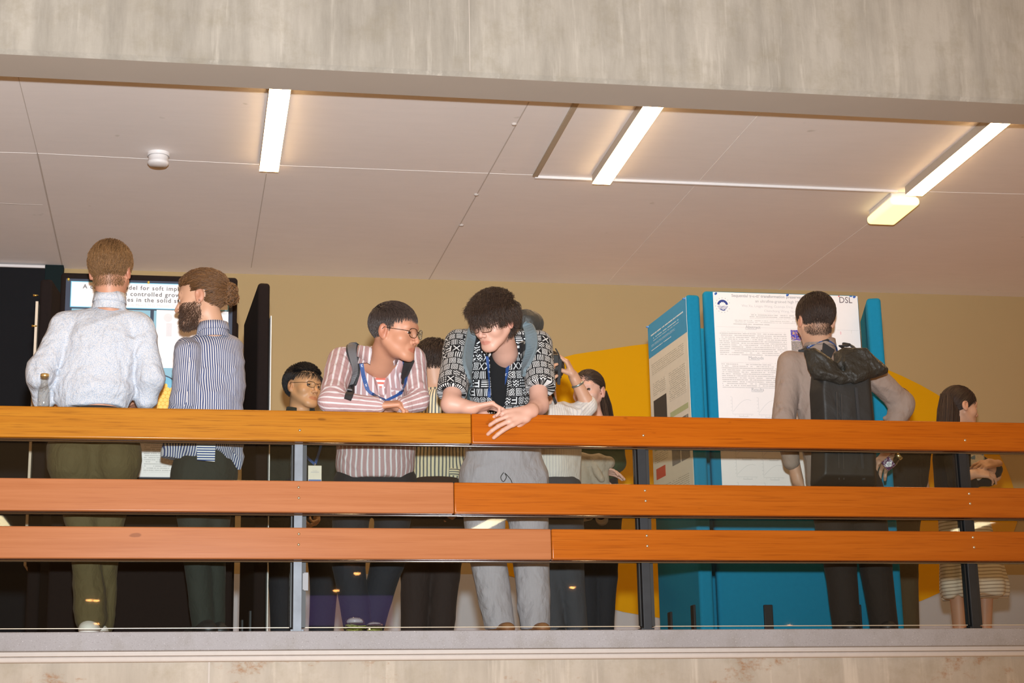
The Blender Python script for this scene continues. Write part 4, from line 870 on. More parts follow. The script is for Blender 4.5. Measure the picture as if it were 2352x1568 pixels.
# ================= person A: white shirt, seen from behind
def person_white():
    pe=person(*P(230,900,.30)[:2],'man with short golden brown hair, pale speckled shirt and olive trousers, back turned')
    Y=.32; H=Head(P(254,623,Y),168,4,0,1.12)
    nk=P(252,705,Y+.02); sh=[P(150,742,Y+.02),P(325,748,Y-.02)]; el=[P(88,868,Y-.08),P(352,868,Y-.04)]; wr=[P(104,925,Y+.22),P(322,915,Y+.22)]
    core=[cone(P(248,760,Y+.02),P(240,800,Y+.02),.06,.10,.04),cone(sh[0],sh[1],.045,.045,.04),cone(P(240,800,Y),P(225,950,Y),.09,.09,.03)]
    q=H.skull(nk,.060)+[cone(nk,P(248,770,Y+.02),.066,.06,.03)]
    for i in (0,1): core+=[cone(sh[i],el[i],.040,.034,.02),cone(el[i],wr[i],.034,.024,.02)]; q+=hand(wr[i],(0.3*(1-2*i),.6,-.2),(0,0,-1),1-2*i)
    q+=core; skin('body',q,SK['rosy'],pe,.004,H,ear=.6)
    def mask(p): 
        x,y,z=p
        return z>(.055 if y>.045 else (-.004 if y>-.0 else -.074+.6*max(0,abs(x)-.045)))and not(abs(x)>.066 and z<.018 and y>-.024)
    hair(H,'hair',HG,pe,mask,lambda p:(p[0]*1.5,-.35-p[1]*4 if p[2]>.08 else -.1,-.9 if p[1]<.02 else -.2),lambda p:.040+.02*(p[2]>.07),n=8500,r=.0011,lift=.011,curl=.005,seed=3)
    face_hair(H,H.skull(nk,.060),lambda L:L[1]<-.015 and -.078+.5*max(0,abs(L[0])-.035)<L[2]<-.035 and abs(L[0])<.066,'nape_hair',HG,pe,4500,.012,.0010,cen=(0,-.01,-.05),fy=-.1)
    # shirt
    t0=P(240,760,Y+.01);t1=P(214,885,Y+.01); chest=P(236,790,Y)
    sp=[cone(P(165,738,Y+.02),P(318,742,Y),.052,.052,.05),cone(P(236,800,Y+.0),P(214,893,Y),.178,.178,.06,flat=((0,1,0),.66)),cone(P(252,722,Y+.02),P(240,770,Y+.02),.068,.115,.05,flat=((0,1,0),.75)),
        ell(P(222,898,Y),(.178,.128,.075),k=.03)]
    sp+=wrap(core); slv=[]
    for i in (0,1):
        a=[P(146,752,Y+.01),P(326,762,Y-.01)][i]; b=[P(92,862,Y-.05),P(343,866,Y-.02)][i]; c=[P(112,915,Y+.2),P(322,905,Y+.2)][i]
        slv.append((a,b)); slv.append((b,c)); sp+=[cone(a,b,.066,.062,.022),cone(b,c,.062,.045,.02)]
        if i==0: sp+=[cone(P(88,850,Y-.05),P(100,920,Y+.02),.058,.05,.02)]
        else: sp+=[cone(P(346,860,Y-.03),P(335,915,Y+.03),.060,.056,.02)]
    for a,b,r in [((150,800),(205,868),.009),((170,790),(250,850),.010),((190,775),(290,900),.009),((130,870),(290,893),.009),((125,892),(280,915),.010),((140,850),(260,860),.008),((330,790),(300,835),.010),((300,850),(270,905),.010),((115,800),(135,850),.008),((84,850),(120,885),.008),((350,840),(325,870),.008),((240,775),(262,850),.007),((305,780),(290,860),.008),((128,915),(230,905),.010)]:
        X,g=hit(sp,[a,b],-.004); sp.append(cone(X[0],X[1],r,r*.6,.014))
    sp.append(half(P(225,929,Y-.1),(0.02,0,-1),.008))
    mt=fabric('shirt_pale_blue_specks',lambda t,u,v:t.mix(t.m('GREATER_THAN',t.noise(t.geo(),270,1,.4),.54),(.58,.58,.61),(.40,.46,.56)),wr=.8,wscale=8)
    zs=[zone(P(236,720,Y),P(214,960,Y),.17,.17,(0,-1,0),.15,.7)]+[zone(a,b,.064,.06,(0,-1,0),.06,bias=.004) for a,b in slv]
    s=garment('shirt',sp,mt,pe,.0062,zs,folds(11,.009,15,(1,.6,1.5)))
    collar_mesh('collar',mt,s,P(251,700,Y+.012),(.03,-.05,1),(0,1,0),.068,.052,open_=25,fold=.85,flare=.006)
    mtr=fabric('olive_trousers',col=(.105,.078,.035),wr=.9,wscale=6)
    hl,hr=P(165,1035,Y),P(268,1035,Y); kl,kr=P(196,1250,Y-.02),P(243,1250,Y+.04); al,ar=P(208,1420,Y-.03),P(228,1430,Y+.06)
    q=legs(hl,hr,kl,kr,al,ar,.112,.064,.072,waist=P(218,1000,Y),rw=.165,k=.04,flat=.7)+[ell(P(165,1055,Y-.03),(.115,.13,.13),k=.03),ell(P(268,1055,Y-.03),(.115,.13,.13),k=.03),half(P(220,912,Y),(0,0,1))]+[cone(P(222,925,Y),P(220,1000,Y),.150,.165,.04,flat=((0,1,0),.7))][:0]
    tr=garment('trousers',q,mtr,pe,.0085,disp=folds(5,.008,13,(1,1,1.4)))
    mb=MB(); c=P(225,952,Y); mb.lathe([(.118,-.02),(.121,-.018),(.121,.018),(.118,.02)],c,n=40); mb.build('belt',shoeB,pe)
    shoes(pe,shoeW,[al,ar],dirv=(.1,1,0))
person_white()
# ================= person B: bun, navy striped shirt
def person_bun():
    pe=person(*P(490,900,.34)[:2],'bearded man with hair in a bun, untucked navy and white striped shirt')
    Y=.34; H=Head(P(462,688,Y),-104,6,0,1.12)
    nk=P(490,770,Y+.02)
    q=H.skull(nk,.056)+[cone(nk,P(490,830,Y),.052,.07,.03)]; core=[]
    sh=[P(425,800,Y-.03),P(535,800,Y+.1)]; el=[P(425,925,Y-.03),P(535,915,Y+.12)]
    for i in (0,1): w_=[P(400,960,Y+.16),P(470,955,Y+.24)][i]; core+=[cone(sh[i],el[i],.040,.034,.02),cone(el[i],w_,.034,.024,.02)]; q+=hand(w_,(-.4,.8,-.1),(0,0,-1),1-2*i)
    core+=[cone(P(490,830,Y+.03),P(480,950,Y+.03),.09,.09,.03),cone(P(450,815,Y),P(520,810,Y+.05),.045,.045,.03)]; q+=core
    skin('body',q,SK['light'],pe,.004,H,ear=.55)
    def mask(p):
        x,y,z=p
        return z>(.052+.3*max(0,y-.05) if y>.03 else (.0 if y>-.01 else -.055))and not(abs(x)>.064 and z<.02 and y>-.032)
    hair(H,'hair',HBr,pe,mask,lambda p:(-p[0]*2,-1,.15+(.03-p[2])*6),lambda p:.09,n=6000,r=.0012,lift=.012,curl=.006,seed=8,segs=8)
    c=H.w((0,-.125,.022)); rs=np.random.RandomState(4); S=[]
    for i in range(520):
        d=unit(rs.randn(3)); o=c+(H.R@(d*np.array([.034,.034,.034])))
        if i%3==0: o=o+H.R@np.array([0,-.005,-.045])*rs.rand()
        t=unit(np.cross(d,H.x+rs.randn(3)*.5)); st=[]
        for k in range(7): a=k*.33; st.append(c+H.R@((d*math.cos(a)+t*math.sin(a))*(.034+.006*math.sin(k+i)))+ (H.R@np.array([0,-.004,-.05])*(i%3==0)*(.4+.6*rs.rand() if k==0 else .7)))
        S.append(st)
    hair_tubes('hair_bun',S,.0022,HBr,pe,taper=.6); V,Q=mesh_field([ell(c,(.033,.033,.033)),ell(c+H.R@np.array([0,-.004,-.04]),(.026,.024,.030))],.006); me=np_mesh('hair_bun_core',V,Q); link('hair_knot',me,HBr,pe)
    # beard
    def bm(L): return (L[2]<-.040+ .9*max(0,abs(L[0])-.045) and L[2]>-.128 and L[1]>-.012+.15*(-.04-L[2])) and not(abs(L[0])<.019 and abs(L[2]+.0685)<.007 and L[1]>.07) and not (abs(L[0])<.03 and L[2]>-.052)
    face_hair(H,H.skull(),bm,'beard',hairmat('beard_brown',(.03,.014,.008),(.12,.06,.035)),pe,6000,.016,.0012)
    H.eyes(pe); H.brows(pe,HD,.006)
    sp=[cone(P(430,808,Y),P(527,800,Y+.06),.055,.058,.05),cone(P(490,830,Y+.03),P(478,930,Y+.03),.135,.145,.06,flat=((0,1,0),.85)),cone(P(490,772,Y+.02),P(492,815,Y+.03),.062,.12,.04,flat=((0,1,0),.8)),
        cone(P(478,930,Y+.02),P(470,1012,Y+.02),.145,.165,.05,flat=((0,1,0),.8)),ell(P(528,880,Y+.05),(.075,.11,.13),k=.04)]
    hemL=[cone(P(415,960,Y-.02),P(398,1050,Y-.02),.058,.062,.03,flat=((0,1,0),.7)),cone(P(525,960,Y),P(541,1050,Y),.075,.036,.03,flat=((0,1,0),.75)),cone(P(548,1050,Y),P(549,1082,Y),.026,.01,.02)]
    slv=[(P(432,812,Y-.06),P(424,920,Y-.06)),(P(424,920,Y-.06),P(404,965,Y+.06))]
    sp+=wrap(core); sp+=hemL+[cone(slv[0][0],slv[0][1],.066,.066,.02),cone(slv[1][0],slv[1][1],.066,.05,.02),cone(P(422,930,Y-.05),P(400,965,Y-.03),.055,.05,.02)]
    sp+=[half(P(430,1062,Y),(-.15,0,-1)),sub(ell(P(487,1072,Y-.12),(.085,.20,.088),k=.012)),sub(ell(P(503,1100,Y-.12),(.07,.20,.10),k=.012))]
    for a,b,r in [((470,850),(500,930),.008),((455,880),(475,935),.009),((540,850),(500,900),.009),((445,830),(452,900),.008),((410,900),(440,930),.008),((500,840),(540,900),.007),((520,1015),(555,1060),.007),((410,1010),(440,1020),.006)]:
        X,g=hit(sp,[a,b],-.003); sp.append(cone(X[0],X[1],r,r*.6,.014))
    mt=fabric('shirt_navy_stripes',stripes((.035,.055,.15),(.55,.53,.55),.0098,.50,soft=.16,wob=.25),wr=.4,wscale=8)
    zs=[zone(P(490,760,Y),P(474,1090,Y),.15,.15,(0,-1,0),.14,.85)]; zs[0]['plan']=(.92,.42,.02); zs=zs+[zone(a,b,.066,.066,(-.6,-1,0),.066,bias=-.012) for a,b in slv]
    s=garment('shirt',sp,mt,pe,.0058,zs,folds(21,.0065,20,(1,.6,1.3)))
    collar_mesh('collar',mt,s,P(489,765,Y+.01),(-.05,-.02,1),(-.8,.4,0),.066,.046,open_=35,fold=.8)
    mtr=fabric('green_grey_jeans',col=(.030,.033,.027),wr=.7,wscale=6)
    q=legs(P(440,1090,Y),P(498,1090,Y+.06),P(450,1270,Y+.02),P(488,1270,Y+.08),P(466,1430,Y+.02),P(492,1430,Y+.10),.095,.062,.052,waist=P(472,1010,Y+.02),rw=.14,k=.03)
    garment('trousers',q,mtr,pe,.009,disp=folds(6,.004,14,(1,1,1.2)))
    X,g=hit([cone(P(472,1000,Y-.03),P(472,1070,Y-.03),.15,.15,flat=((0,1,0),.7))],[(452,1015),(495,1012),(493,1060),(453,1056)],.003)
    mb=MB(); n=unit(g.mean(0)); mb.add(list(X)+[x-n*.012 for x in X],[(0,1,2,3),(7,6,5,4),(0,4,5,1),(1,5,6,2),(2,6,7,3),(3,7,4,0)]); mb.build('shirt_tail',fabric('shirt_tail_stripes',stripes((.03,.07,.22),(.75,.73,.70),.0115,.5,'v'),wr=.2),s,uvf=lambda c:(c[0],c[2]))
    shoes(pe,shoeB,[P(466,1430,Y+.02),P(492,1430,Y+.1)],dirv=(-.6,1,0))
person_bun()
# ================= person C: background man with glasses
def person_badge():
    Y=1.75; pe=person(*P(700,900,Y)[:2],'man in glasses and dark jacket behind the glass, black hair shaved at the sides')
    H=Head(P(697,890,Y),36,2,4,1.06); nk=P(688,960,Y+.02)
    q=H.skull(nk,.055,eyes=True,fat=.003,op=.62)+[cone(nk,P(690,1060,Y),.05,.09,.03)]
    wL=P(728,1165,Y-.12); q+=[cone(P(640,1010,Y),P(632,1110,Y-.02),.04,.035,.02),cone(P(760,1010,Y),P(770,1100,Y-.05),.04,.035,.02),cone(P(770,1100,Y-.05),wL,.035,.028,.02),cone(P(640,1010,Y),P(760,1010,Y),.05,.05,.03)]
    q+=hand(wL,(-.05,-.15,-1),(-.9,-.3,0),-1,curls=(.9,1.,1.,1.1))
    skin('body',q,SK['tan'],pe,.0038,H)
    hair(H,'hair',HB,pe,lambda p:(p[2]>.062 if p[1]>.02 else (p[2]>.035 or (p[1]<-.03 and p[2]>-.045))),lambda p:(p[0]*2+.15,.9 if p[2]>.07 else -.2,.25 if p[1]>.0 and p[2]>.07 else -.8),lambda p:.045 if p[2]>.06 else .02,n=4200,r=.0013,lift=.016,seed=5)
    hair(H,'side_hair',HM,pe,lambda p:(abs(p[0])>.062 and -.005<p[2]<.055 and p[1]>-.06 and p[1]<.035) or (p[1]<-.05 and p[2]<.0 and p[2]>-.055),lambda p:(0,-.3,-1),.008,n=1500,r=.0012,lift=.001,seed=6,cap=.0008,rad=(.0775,.096,.082))
    H.eyes(pe,look=.35); H.brows(pe,HB)
    glasses(H,pe,plain('black_frame',(.015,.013,.012),.3),.046,.030,3.2,.0012)
    jm=fabric('dark_jacket',col=(.025,.028,.022),wr=.4)
    sp=[cone(P(645,995,Y+.02),P(748,998,Y+.02),.06,.06,.05),cone(P(696,1030,Y),P(692,1160,Y),.19,.19,.05,flat=((0,1,0),.65)),cone(nk+np.array([0,.01,-.0]),P(692,1000,Y+.02),.066,.13,.04,flat=((0,1,0),.8)),
        cone(P(634,1005,Y),P(625,1110,Y-.02),.06,.055,.02),cone(P(625,1110,Y-.02),P(640,1180,Y-.08),.055,.045,.02),cone(P(762,1005,Y),P(776,1100,Y-.04),.06,.055,.02),cone(P(776,1100,Y-.04),P(740,1155,Y-.1),.052,.042,.02),sub(cone(P(700,930,Y-.06),P(703,1040,Y-.22),.05,.03,k=.01))]
    s=garment('jacket',sp,jm,pe,.009,disp=folds(31,.004,20))
    collar_mesh('collar',jm,s,P(690,955,Y+.01),(0,-.06,1),(.2,-1,0),.070,.045,open_=32,fold=.9,leaf=.03)
    V,Q=mesh_field([cone(P(700,985,Y-.03),P(703,1080,Y-.05),.075,.10,flat=((0,1,0),.7))],.009); link('undershirt',np_mesh('undershirt',V,Q),fabric('white_undershirt',col=(.5,.5,.5)),pe)
    garment('trousers',legs(P(655,1190,Y),P(735,1190,Y),P(650,1340,Y),P(745,1340,Y),P(650,1495,Y),P(735,1495,Y),.10,.075,.065,waist=P(693,1130,Y),rw=.17,k=.03),denim,pe,.011,disp=folds(8,.004,14))
    shoes(pe,shoeB,[P(650,1497,Y),P(735,1497,Y)])
    ba=empty('lanyard_badge',P(725,1085,Y-.2),'white badge on a blue lanyard hanging in front of the man in the dark jacket','badge')
    X,g=strap(sp,[(668,965),(676,1010),(700,1045),(722,1066)],0,0,off=.006); X2,g2=strap(sp,[(730,968),(738,1010),(730,1045),(723,1066)],0,0,off=.006)
    mb=MB(); mb.ribbon(list(X),g,.014,.0018); mb.ribbon(list(X2),g2,.014,.0018); mb.build('ribbon',LB,ba)
    c=X[-1]+np.array([0,-.02,0]); dn=np.array([0,0,-1.]); 
    mb=MB(); mb.tube([c,c+dn*.012],.003,8); mb.build('clip',M['bolt'],ba)
    mb=MB(); mb.box((c[0]-.036,c[1]-.003,c[2]-.115),(c[0]+.036,c[1],c[2]-.012),bev=.001); b_=mb.build('badge_card',plain('badge_cream',(.80,.74,.62),.4),ba)
    mb=MB(); mb.box((c[0]-.034,c[1]-.0036,c[2]-.113),(c[0]+.034,c[1]-.003,c[2]-.088)); mb.build('printed_band',ebsd('badge_skyline',(.10,.18,.45),(.7,.75,.85),(.05,.1,.3),170),ba)
    mb=MB(); mb.box((c[0]-.022,c[1]-.0036,c[2]-.050),(c[0]+.022,c[1]-.003,c[2]-.046)); mb.box((c[0]-.012,c[1]-.0036,c[2]-.042),(c[0]+.012,c[1]-.003,c[2]-.040)); mb.build('printed_line',ink3,ba)
person_badge()
# ================= person D: pink striped shirt, leaning on the rail
def person_pink():
    RZT=.987
    pe=person(*P(862,900,.42)[:2],'man in glasses and pink and white striped shirt leaning his forearms on the handrail')
    H=Head(P(906,762,.10),58,10,-6,1.16)
    nk=P(874,836,.25); core=[]
    shL,shR=P(785,828,.27),P(946,820,.25); elL,elR=P(768,922,.06),P(962,925,.10)
    wL=P(868,931,.028); wR=P(915,932,.045)
    core+=[cone(shL,elL,.042,.038,.02),cone(elL,wL,.038,.028,.02),cone(shR,elR,.042,.038,.02),cone(elR,wR,.036,.028,.02),cone(P(862,890,.37),P(865,1000,.44),.08,.09,.04),cone(P(815,835,.27),P(920,830,.26),.045,.045,.04)]
    q=H.skull(nk,.060,jaw=1.1,fat=.006,nose=.98,op=.72)+[cone(nk,P(865,880,.35),.056,.05,.03)]+core
    q+=hand(wL,(1,.02,.10),(0,.30,-1),-1,curls=((.75,1.1,.7),(.8,1.1,.7),(.85,1.15,.7),(.9,1.2,.7)),sc=1.12,th=(.3,.3),tdir=(.8,.45,-.1),spread=.03)
    q+=hand(wR,(-1,.1,.0),(0,0,-1),1,curls=(.4,.5,.6,.6),sc=1.0)
    skin('body',q,SK['rosy'],pe,.0034,H,ear=.5)
    mask=lambda p:(p[2]>.070 if p[1]>.055 else (p[2]>.045 if p[1]>.03 else (p[2]>-.006 or (p[1]<-.035 and p[2]>-.058) )))and not(abs(p[0])>.064 and p[2]<.016 and p[1]>-.024 and p[1]<.018 and p[2]<.012)
    hair(H,'hair',HM,pe,mask,lambda p:(p[0]*2,.15+.75*min(1,max(0,(p[2]-.05)/.06)),-1+.85*min(1,max(0,(p[2]-.05)/.06))),lambda p:.034 if p[2]>.07 else .020,n=7500,r=.0010,lift=.006,seed=12,cap=-.001,rad=(.0785,.097,.083))
    H.eyes(pe,look=.35,lookd=.3); H.brows(pe,HB,.006); glasses(H,pe,plain('thin_black_wire',(.02,.018,.016),.3,.6),.050,.038,2.6,.0011)
    chest=P(862,860,.30)
    sp=[cone(P(795,828,.28),P(940,822,.26),.062,.060,.05),cone(P(862,880,.34),P(866,985,.42),.165,.180,.06,flat=((0,1,0),.72)),cone(P(866,985,.42),P(862,1060,.44),.185,.19,.05,flat=((0,1,0),.74)),cone(P(868,850,.27),P(866,900,.32),.075,.14,.05,flat=((0,1,0),.75))]+wrap(core[4:])
    slv=[(P(783,830,.27),P(762,915,.09)),(P(758,922,.07),P(862,930,.026)),(P(948,826,.25),P(958,912,.12)),(P(960,922,.10),P(925,932,.05))]
    for (a,b),(r0,r1) in zip(slv,[(.068,.060),(.056,.040),(.064,.056),(.052,.042)]): sp.append(cone(a,b,r0,r1,.018))
    sp+=[cone(P(862,930,.026),P(868,930,.026),.040,.040,.004),half((0,0,RZT+.001),(0,.55,-1)) if 0 else ell(P(775,905,.10),(.05,.06,.05),k=.02)]
    sp+=[sub(cone(P(872,822,.195),P(878,900,.232),.060,.018,k=.010)),sub(ell(P(866,838,.225),(.062,.08,.052),k=.012))]
    # curved shirt tails with an open notch
    sp+=[half((0,0,P(860,1092,.3)[2]),(0,0,-1)),sub(ell(P(772,1138,.34),(.12,.3,.098),k=.01)),sub(ell(P(985,1125,.34),(.09,.3,.080),k=.01)),sub(ell(P(890,1098,.24),(.018,.12,.035),k=.01))]
    for a,b,r in [((770,840),(790,880),.007),((760,860),(800,850),.007),((745,890),(775,900),.008),((800,925),(780,905),.007),((830,918),(815,930),.006),((960,850),(935,870),.007),((970,880),(945,890),.008),((965,905),(940,900),.007),((835,880),(850,960),.007),((905,850),(925,900),.007),((780,1030),(850,1050),.008),((860,1020),(840,1080),.007),((900,1030),(940,1060),.008),((790,1050),(820,1075),.007)]:
        X,g=hit(sp,[a,b],-.003); sp.append(cone(X[0],X[1],r,r*.6,.014))
    mt=fabric('shirt_pink_stripes',stripes((.66,.61,.62),(.43,.27,.27),.030,.70,soft=.08,wob=.25),wr=.45,wscale=9)
    zs=[zone(P(862,800,.30),P(864,1100,.44),.17,.18,(0,-1,0),.165,.8,bias=.006)]+[zone(a,b,.06,.05,(0,-1,.3),.060,bias=.006) for a,b in slv]
    s=garment('shirt',sp,mt,pe,.0056,zs,folds(41,.004,25,(1,.7,1.1)))
    collar_mesh('collar',mt,s,P(866,822,.225),(.02,-.22,1),(.22,-1,0),.082,.055,open_=36,fold=.95,leaf=.055,flare=.014)
    # striped undershirt in the neck opening
    V,Q=mesh_field([cone(P(868,850,.283),P(874,915,.298),.074,.055,flat=((0,1,0),.7)),sub(ell(P(876,818,.20),(.046,.09,.040)))],.006); me=np_mesh('undershirt',V,Q)
    uv=me.uv_layers.new(name='UVMap'); vv=V[Q]; uv.data.foreach_set('uv',np.stack([vv[...,0],vv[...,2]],-1).astype(np.float32).ravel())
    link('undershirt',me,fabric('undershirt_red_stripes',stripes((.72,.14,.10),(.8,.72,.70),.019,.5,'v',wob=.05),wr=.1),pe,'red and white striped undershirt')
    # placket and buttons, pocket
    X,g=strap(sp,[(874,908),(872,930)],0,0); mb=MB()
    for (bx,by) in ((883,890),(874,918),(872,1050)):
        X,g=hit(sp,[(bx,by)],.002); mb.lathe([(0,.003),(.0045,.0028),(.005,0)],X[0],ax=g[0],n=10)
    mb.build('button',M['white'],s)
    X,g=hit(sp,[(898,890),(922,892),(920,906),(899,906)],.0012); n=unit(g.mean(0)); mb=MB(); mb.add(list(X)+[x-n*.008 for x in X],[(0,1,2,3),(7,6,5,4),(0,4,5,1),(1,5,6,2),(2,6,7,3),(3,7,4,0)]); mb.build('breast_pocket',fabric('pocket_stripes',stripes((.66,.61,.62),(.43,.27,.27),.030,.70,'v'),wr=.1),s,uvf=lambda c:(c[0],c[2]))
    garment('trousers',legs(P(812,1110,.45),P(912,1110,.45),P(800,1290,.42),P(890,1290,.46),P(822,1440,.42),P(850,1440,.52),.098,.078,.066,waist=P(862,1060,.46),rw=.15,k=.03,top=P(862,1062,.46)),denim,pe,.009,disp=folds(9,.004,14))
    shoes(pe,shoeB,[P(822,1445,.42),P(850,1448,.52)],dirv=(0,-.6,0))
    la=empty('lanyard',P(870,880,.2),'blue lanyard with white marks around the neck of the man in the pink striped shirt','lanyard')
    X,g=strap(sp,[(829,800),(828,818),(832,845),(838,875),(846,897),(862,908),(884,919)],0,0,off=.004); X2,g2=strap(sp,[(929,827),(932,850),(934,872),(927,893),(915,905),(900,913),(886,920)],0,0,off=.004)
    mb=MB(); mb.ribbon(list(X),g,[.019]*20+[.014]*(len(X)-20),.0016); mb.ribbon(list(X2),g2,[.018]*20+[.013]*(len(X2)-20),.0016); mb.build('ribbon',LB,la)
    lanyard_marks(X,g,[9,17],wm,la); lanyard_marks(X2,g2,[2,8,15],wm,la)
    ba=empty('backpack',P(862,880,.5),'grey shoulder straps of a backpack worn by the man in the pink striped shirt','backpack')
    gm=plain('strap_grey',(.13,.125,.13),.75,bump=.3,scale=80); bk=plain('strap_black',(.02,.02,.022),.7)
    X,g=strap(sp,[(812,792),(808,806),(813,830),(815,855),(811,880),(803,905),(798,918)],0,0,off=.005); mb=MB(); mb.ribbon(list(X),g,[.062-.030*(i/len(X)) for i in range(len(X))],.010); a=mb.build('shoulder_strap',bk,ba)
    X,g=strap(sp,[(812,792),(807,806),(811,830),(813,855),(809,880),(802,900)],0,0,off=.011); mb=MB(); mb.ribbon(list(X),g,[.044-.020*(i/len(X)) for i in range(len(X))],.006); mb.build('padding',gm,a)
    X,g=strap(sp,[(941,829),(937,842),(931,862),(927,880)],0,0,off=.004); mb=MB(); mb.ribbon(list(X),g,[.05]*12+[.03]*(len(X)-12),.009); mb.build('shoulder_strap',bk,ba)
    # the pack itself behind the back
    V,Q=mesh_field([cone(P(862,880,.60),P(862,980,.64),.11,.11,flat=((0,1,0),.6))],.012); link('pack_body',np_mesh('pack_body',V,Q),gm,ba)
person_pink()
# ================= person F: patterned shirt, leaning on the rail
def glyphs(t,u,v):
    """white line drawings (stripes, zigzags, crosses, rings, boxes) on black, a different one in every cell"""
    p=.036; nz=t.noise(t.comb(u,v,0.),14,1); uu=t.m('ADD',t.m('DIVIDE',u,p),t.m('MULTIPLY',nz,.5)); v0=t.m('DIVIDE',v,p*1.15)
    row=t.m('FLOOR',v0); uu=t.m('ADD',uu,t.m('MULTIPLY',row,.37)); col=t.m('FLOOR',uu); lu=t.m('FRACT',uu); lv=t.m('FRACT',v0)
    r=t.white(t.comb(col,row,1.)); r2=t.white(t.comb(col,row,7.)); x=t.m('SUBTRACT',lu,.5); y=t.m('SUBTRACT',lv,.5); ax=t.m('ABSOLUTE',x); ay=t.m('ABSOLUTE',y)
    lt=lambda a,b:t.m('LESS_THAN',a,b); fr=lambda a,k:t.m('FRACT',t.m('MULTIPLY',a,k))
    a1=lt(fr(lu,4.),.5); a2=lt(fr(lv,4.),.5); zz=lt(fr(t.m('ADD',t.m('MULTIPLY',lv,1.),t.m('MULTIPLY',t.m('ABSOLUTE',t.m('SUBTRACT',fr(lu,2.),.5)),.5)),3.),.46)
    sq=lt(fr(t.m('MAXIMUM',ax,ay),6.),.5); dm=lt(fr(t.m('ADD',ax,ay),4.),.5)
    rad=t.m('SQRT',t.m('ADD',t.m('MULTIPLY',x,x),t.m('MULTIPLY',y,y))); ring=lt(fr(rad,5.),.48); cr=lt(t.m('ABSOLUTE',t.m('SUBTRACT',ax,ay)),.09)
    dots=lt(t.m('SQRT',t.m('ADD',t.m('POWER',t.m('SUBTRACT',fr(lu,3.),.5),2.),t.m('POWER',t.m('SUBTRACT',fr(lv,3.),.5),2.))),.3)
    ee=t.m('MAXIMUM',lt(t.m('ABSOLUTE',t.m('ADD',x,.25)),.09),t.m('MULTIPLY',lt(fr(t.m('ADD',lv,.08),2.5),.42),t.m('GREATER_THAN',x,-.3)))
    pats=[a1,zz,sq,ee,cr,a2,ring,dm,dots]; out=pats[0]
    for i,pp in enumerate(pats[1:]): 
        k=t.m('GREATER_THAN',r,(i+1)/len(pats)); out=t.m('ADD',t.m('MULTIPLY',out,t.m('SUBTRACT',1.,k)),t.m('MULTIPLY',pp,k))
    border=t.m('MULTIPLY',lt(ax,.43),lt(ay,.43)); out=t.m('MULTIPLY',out,border)
    return t.mix(out,(.012,.012,.014),(.62,.62,.62))
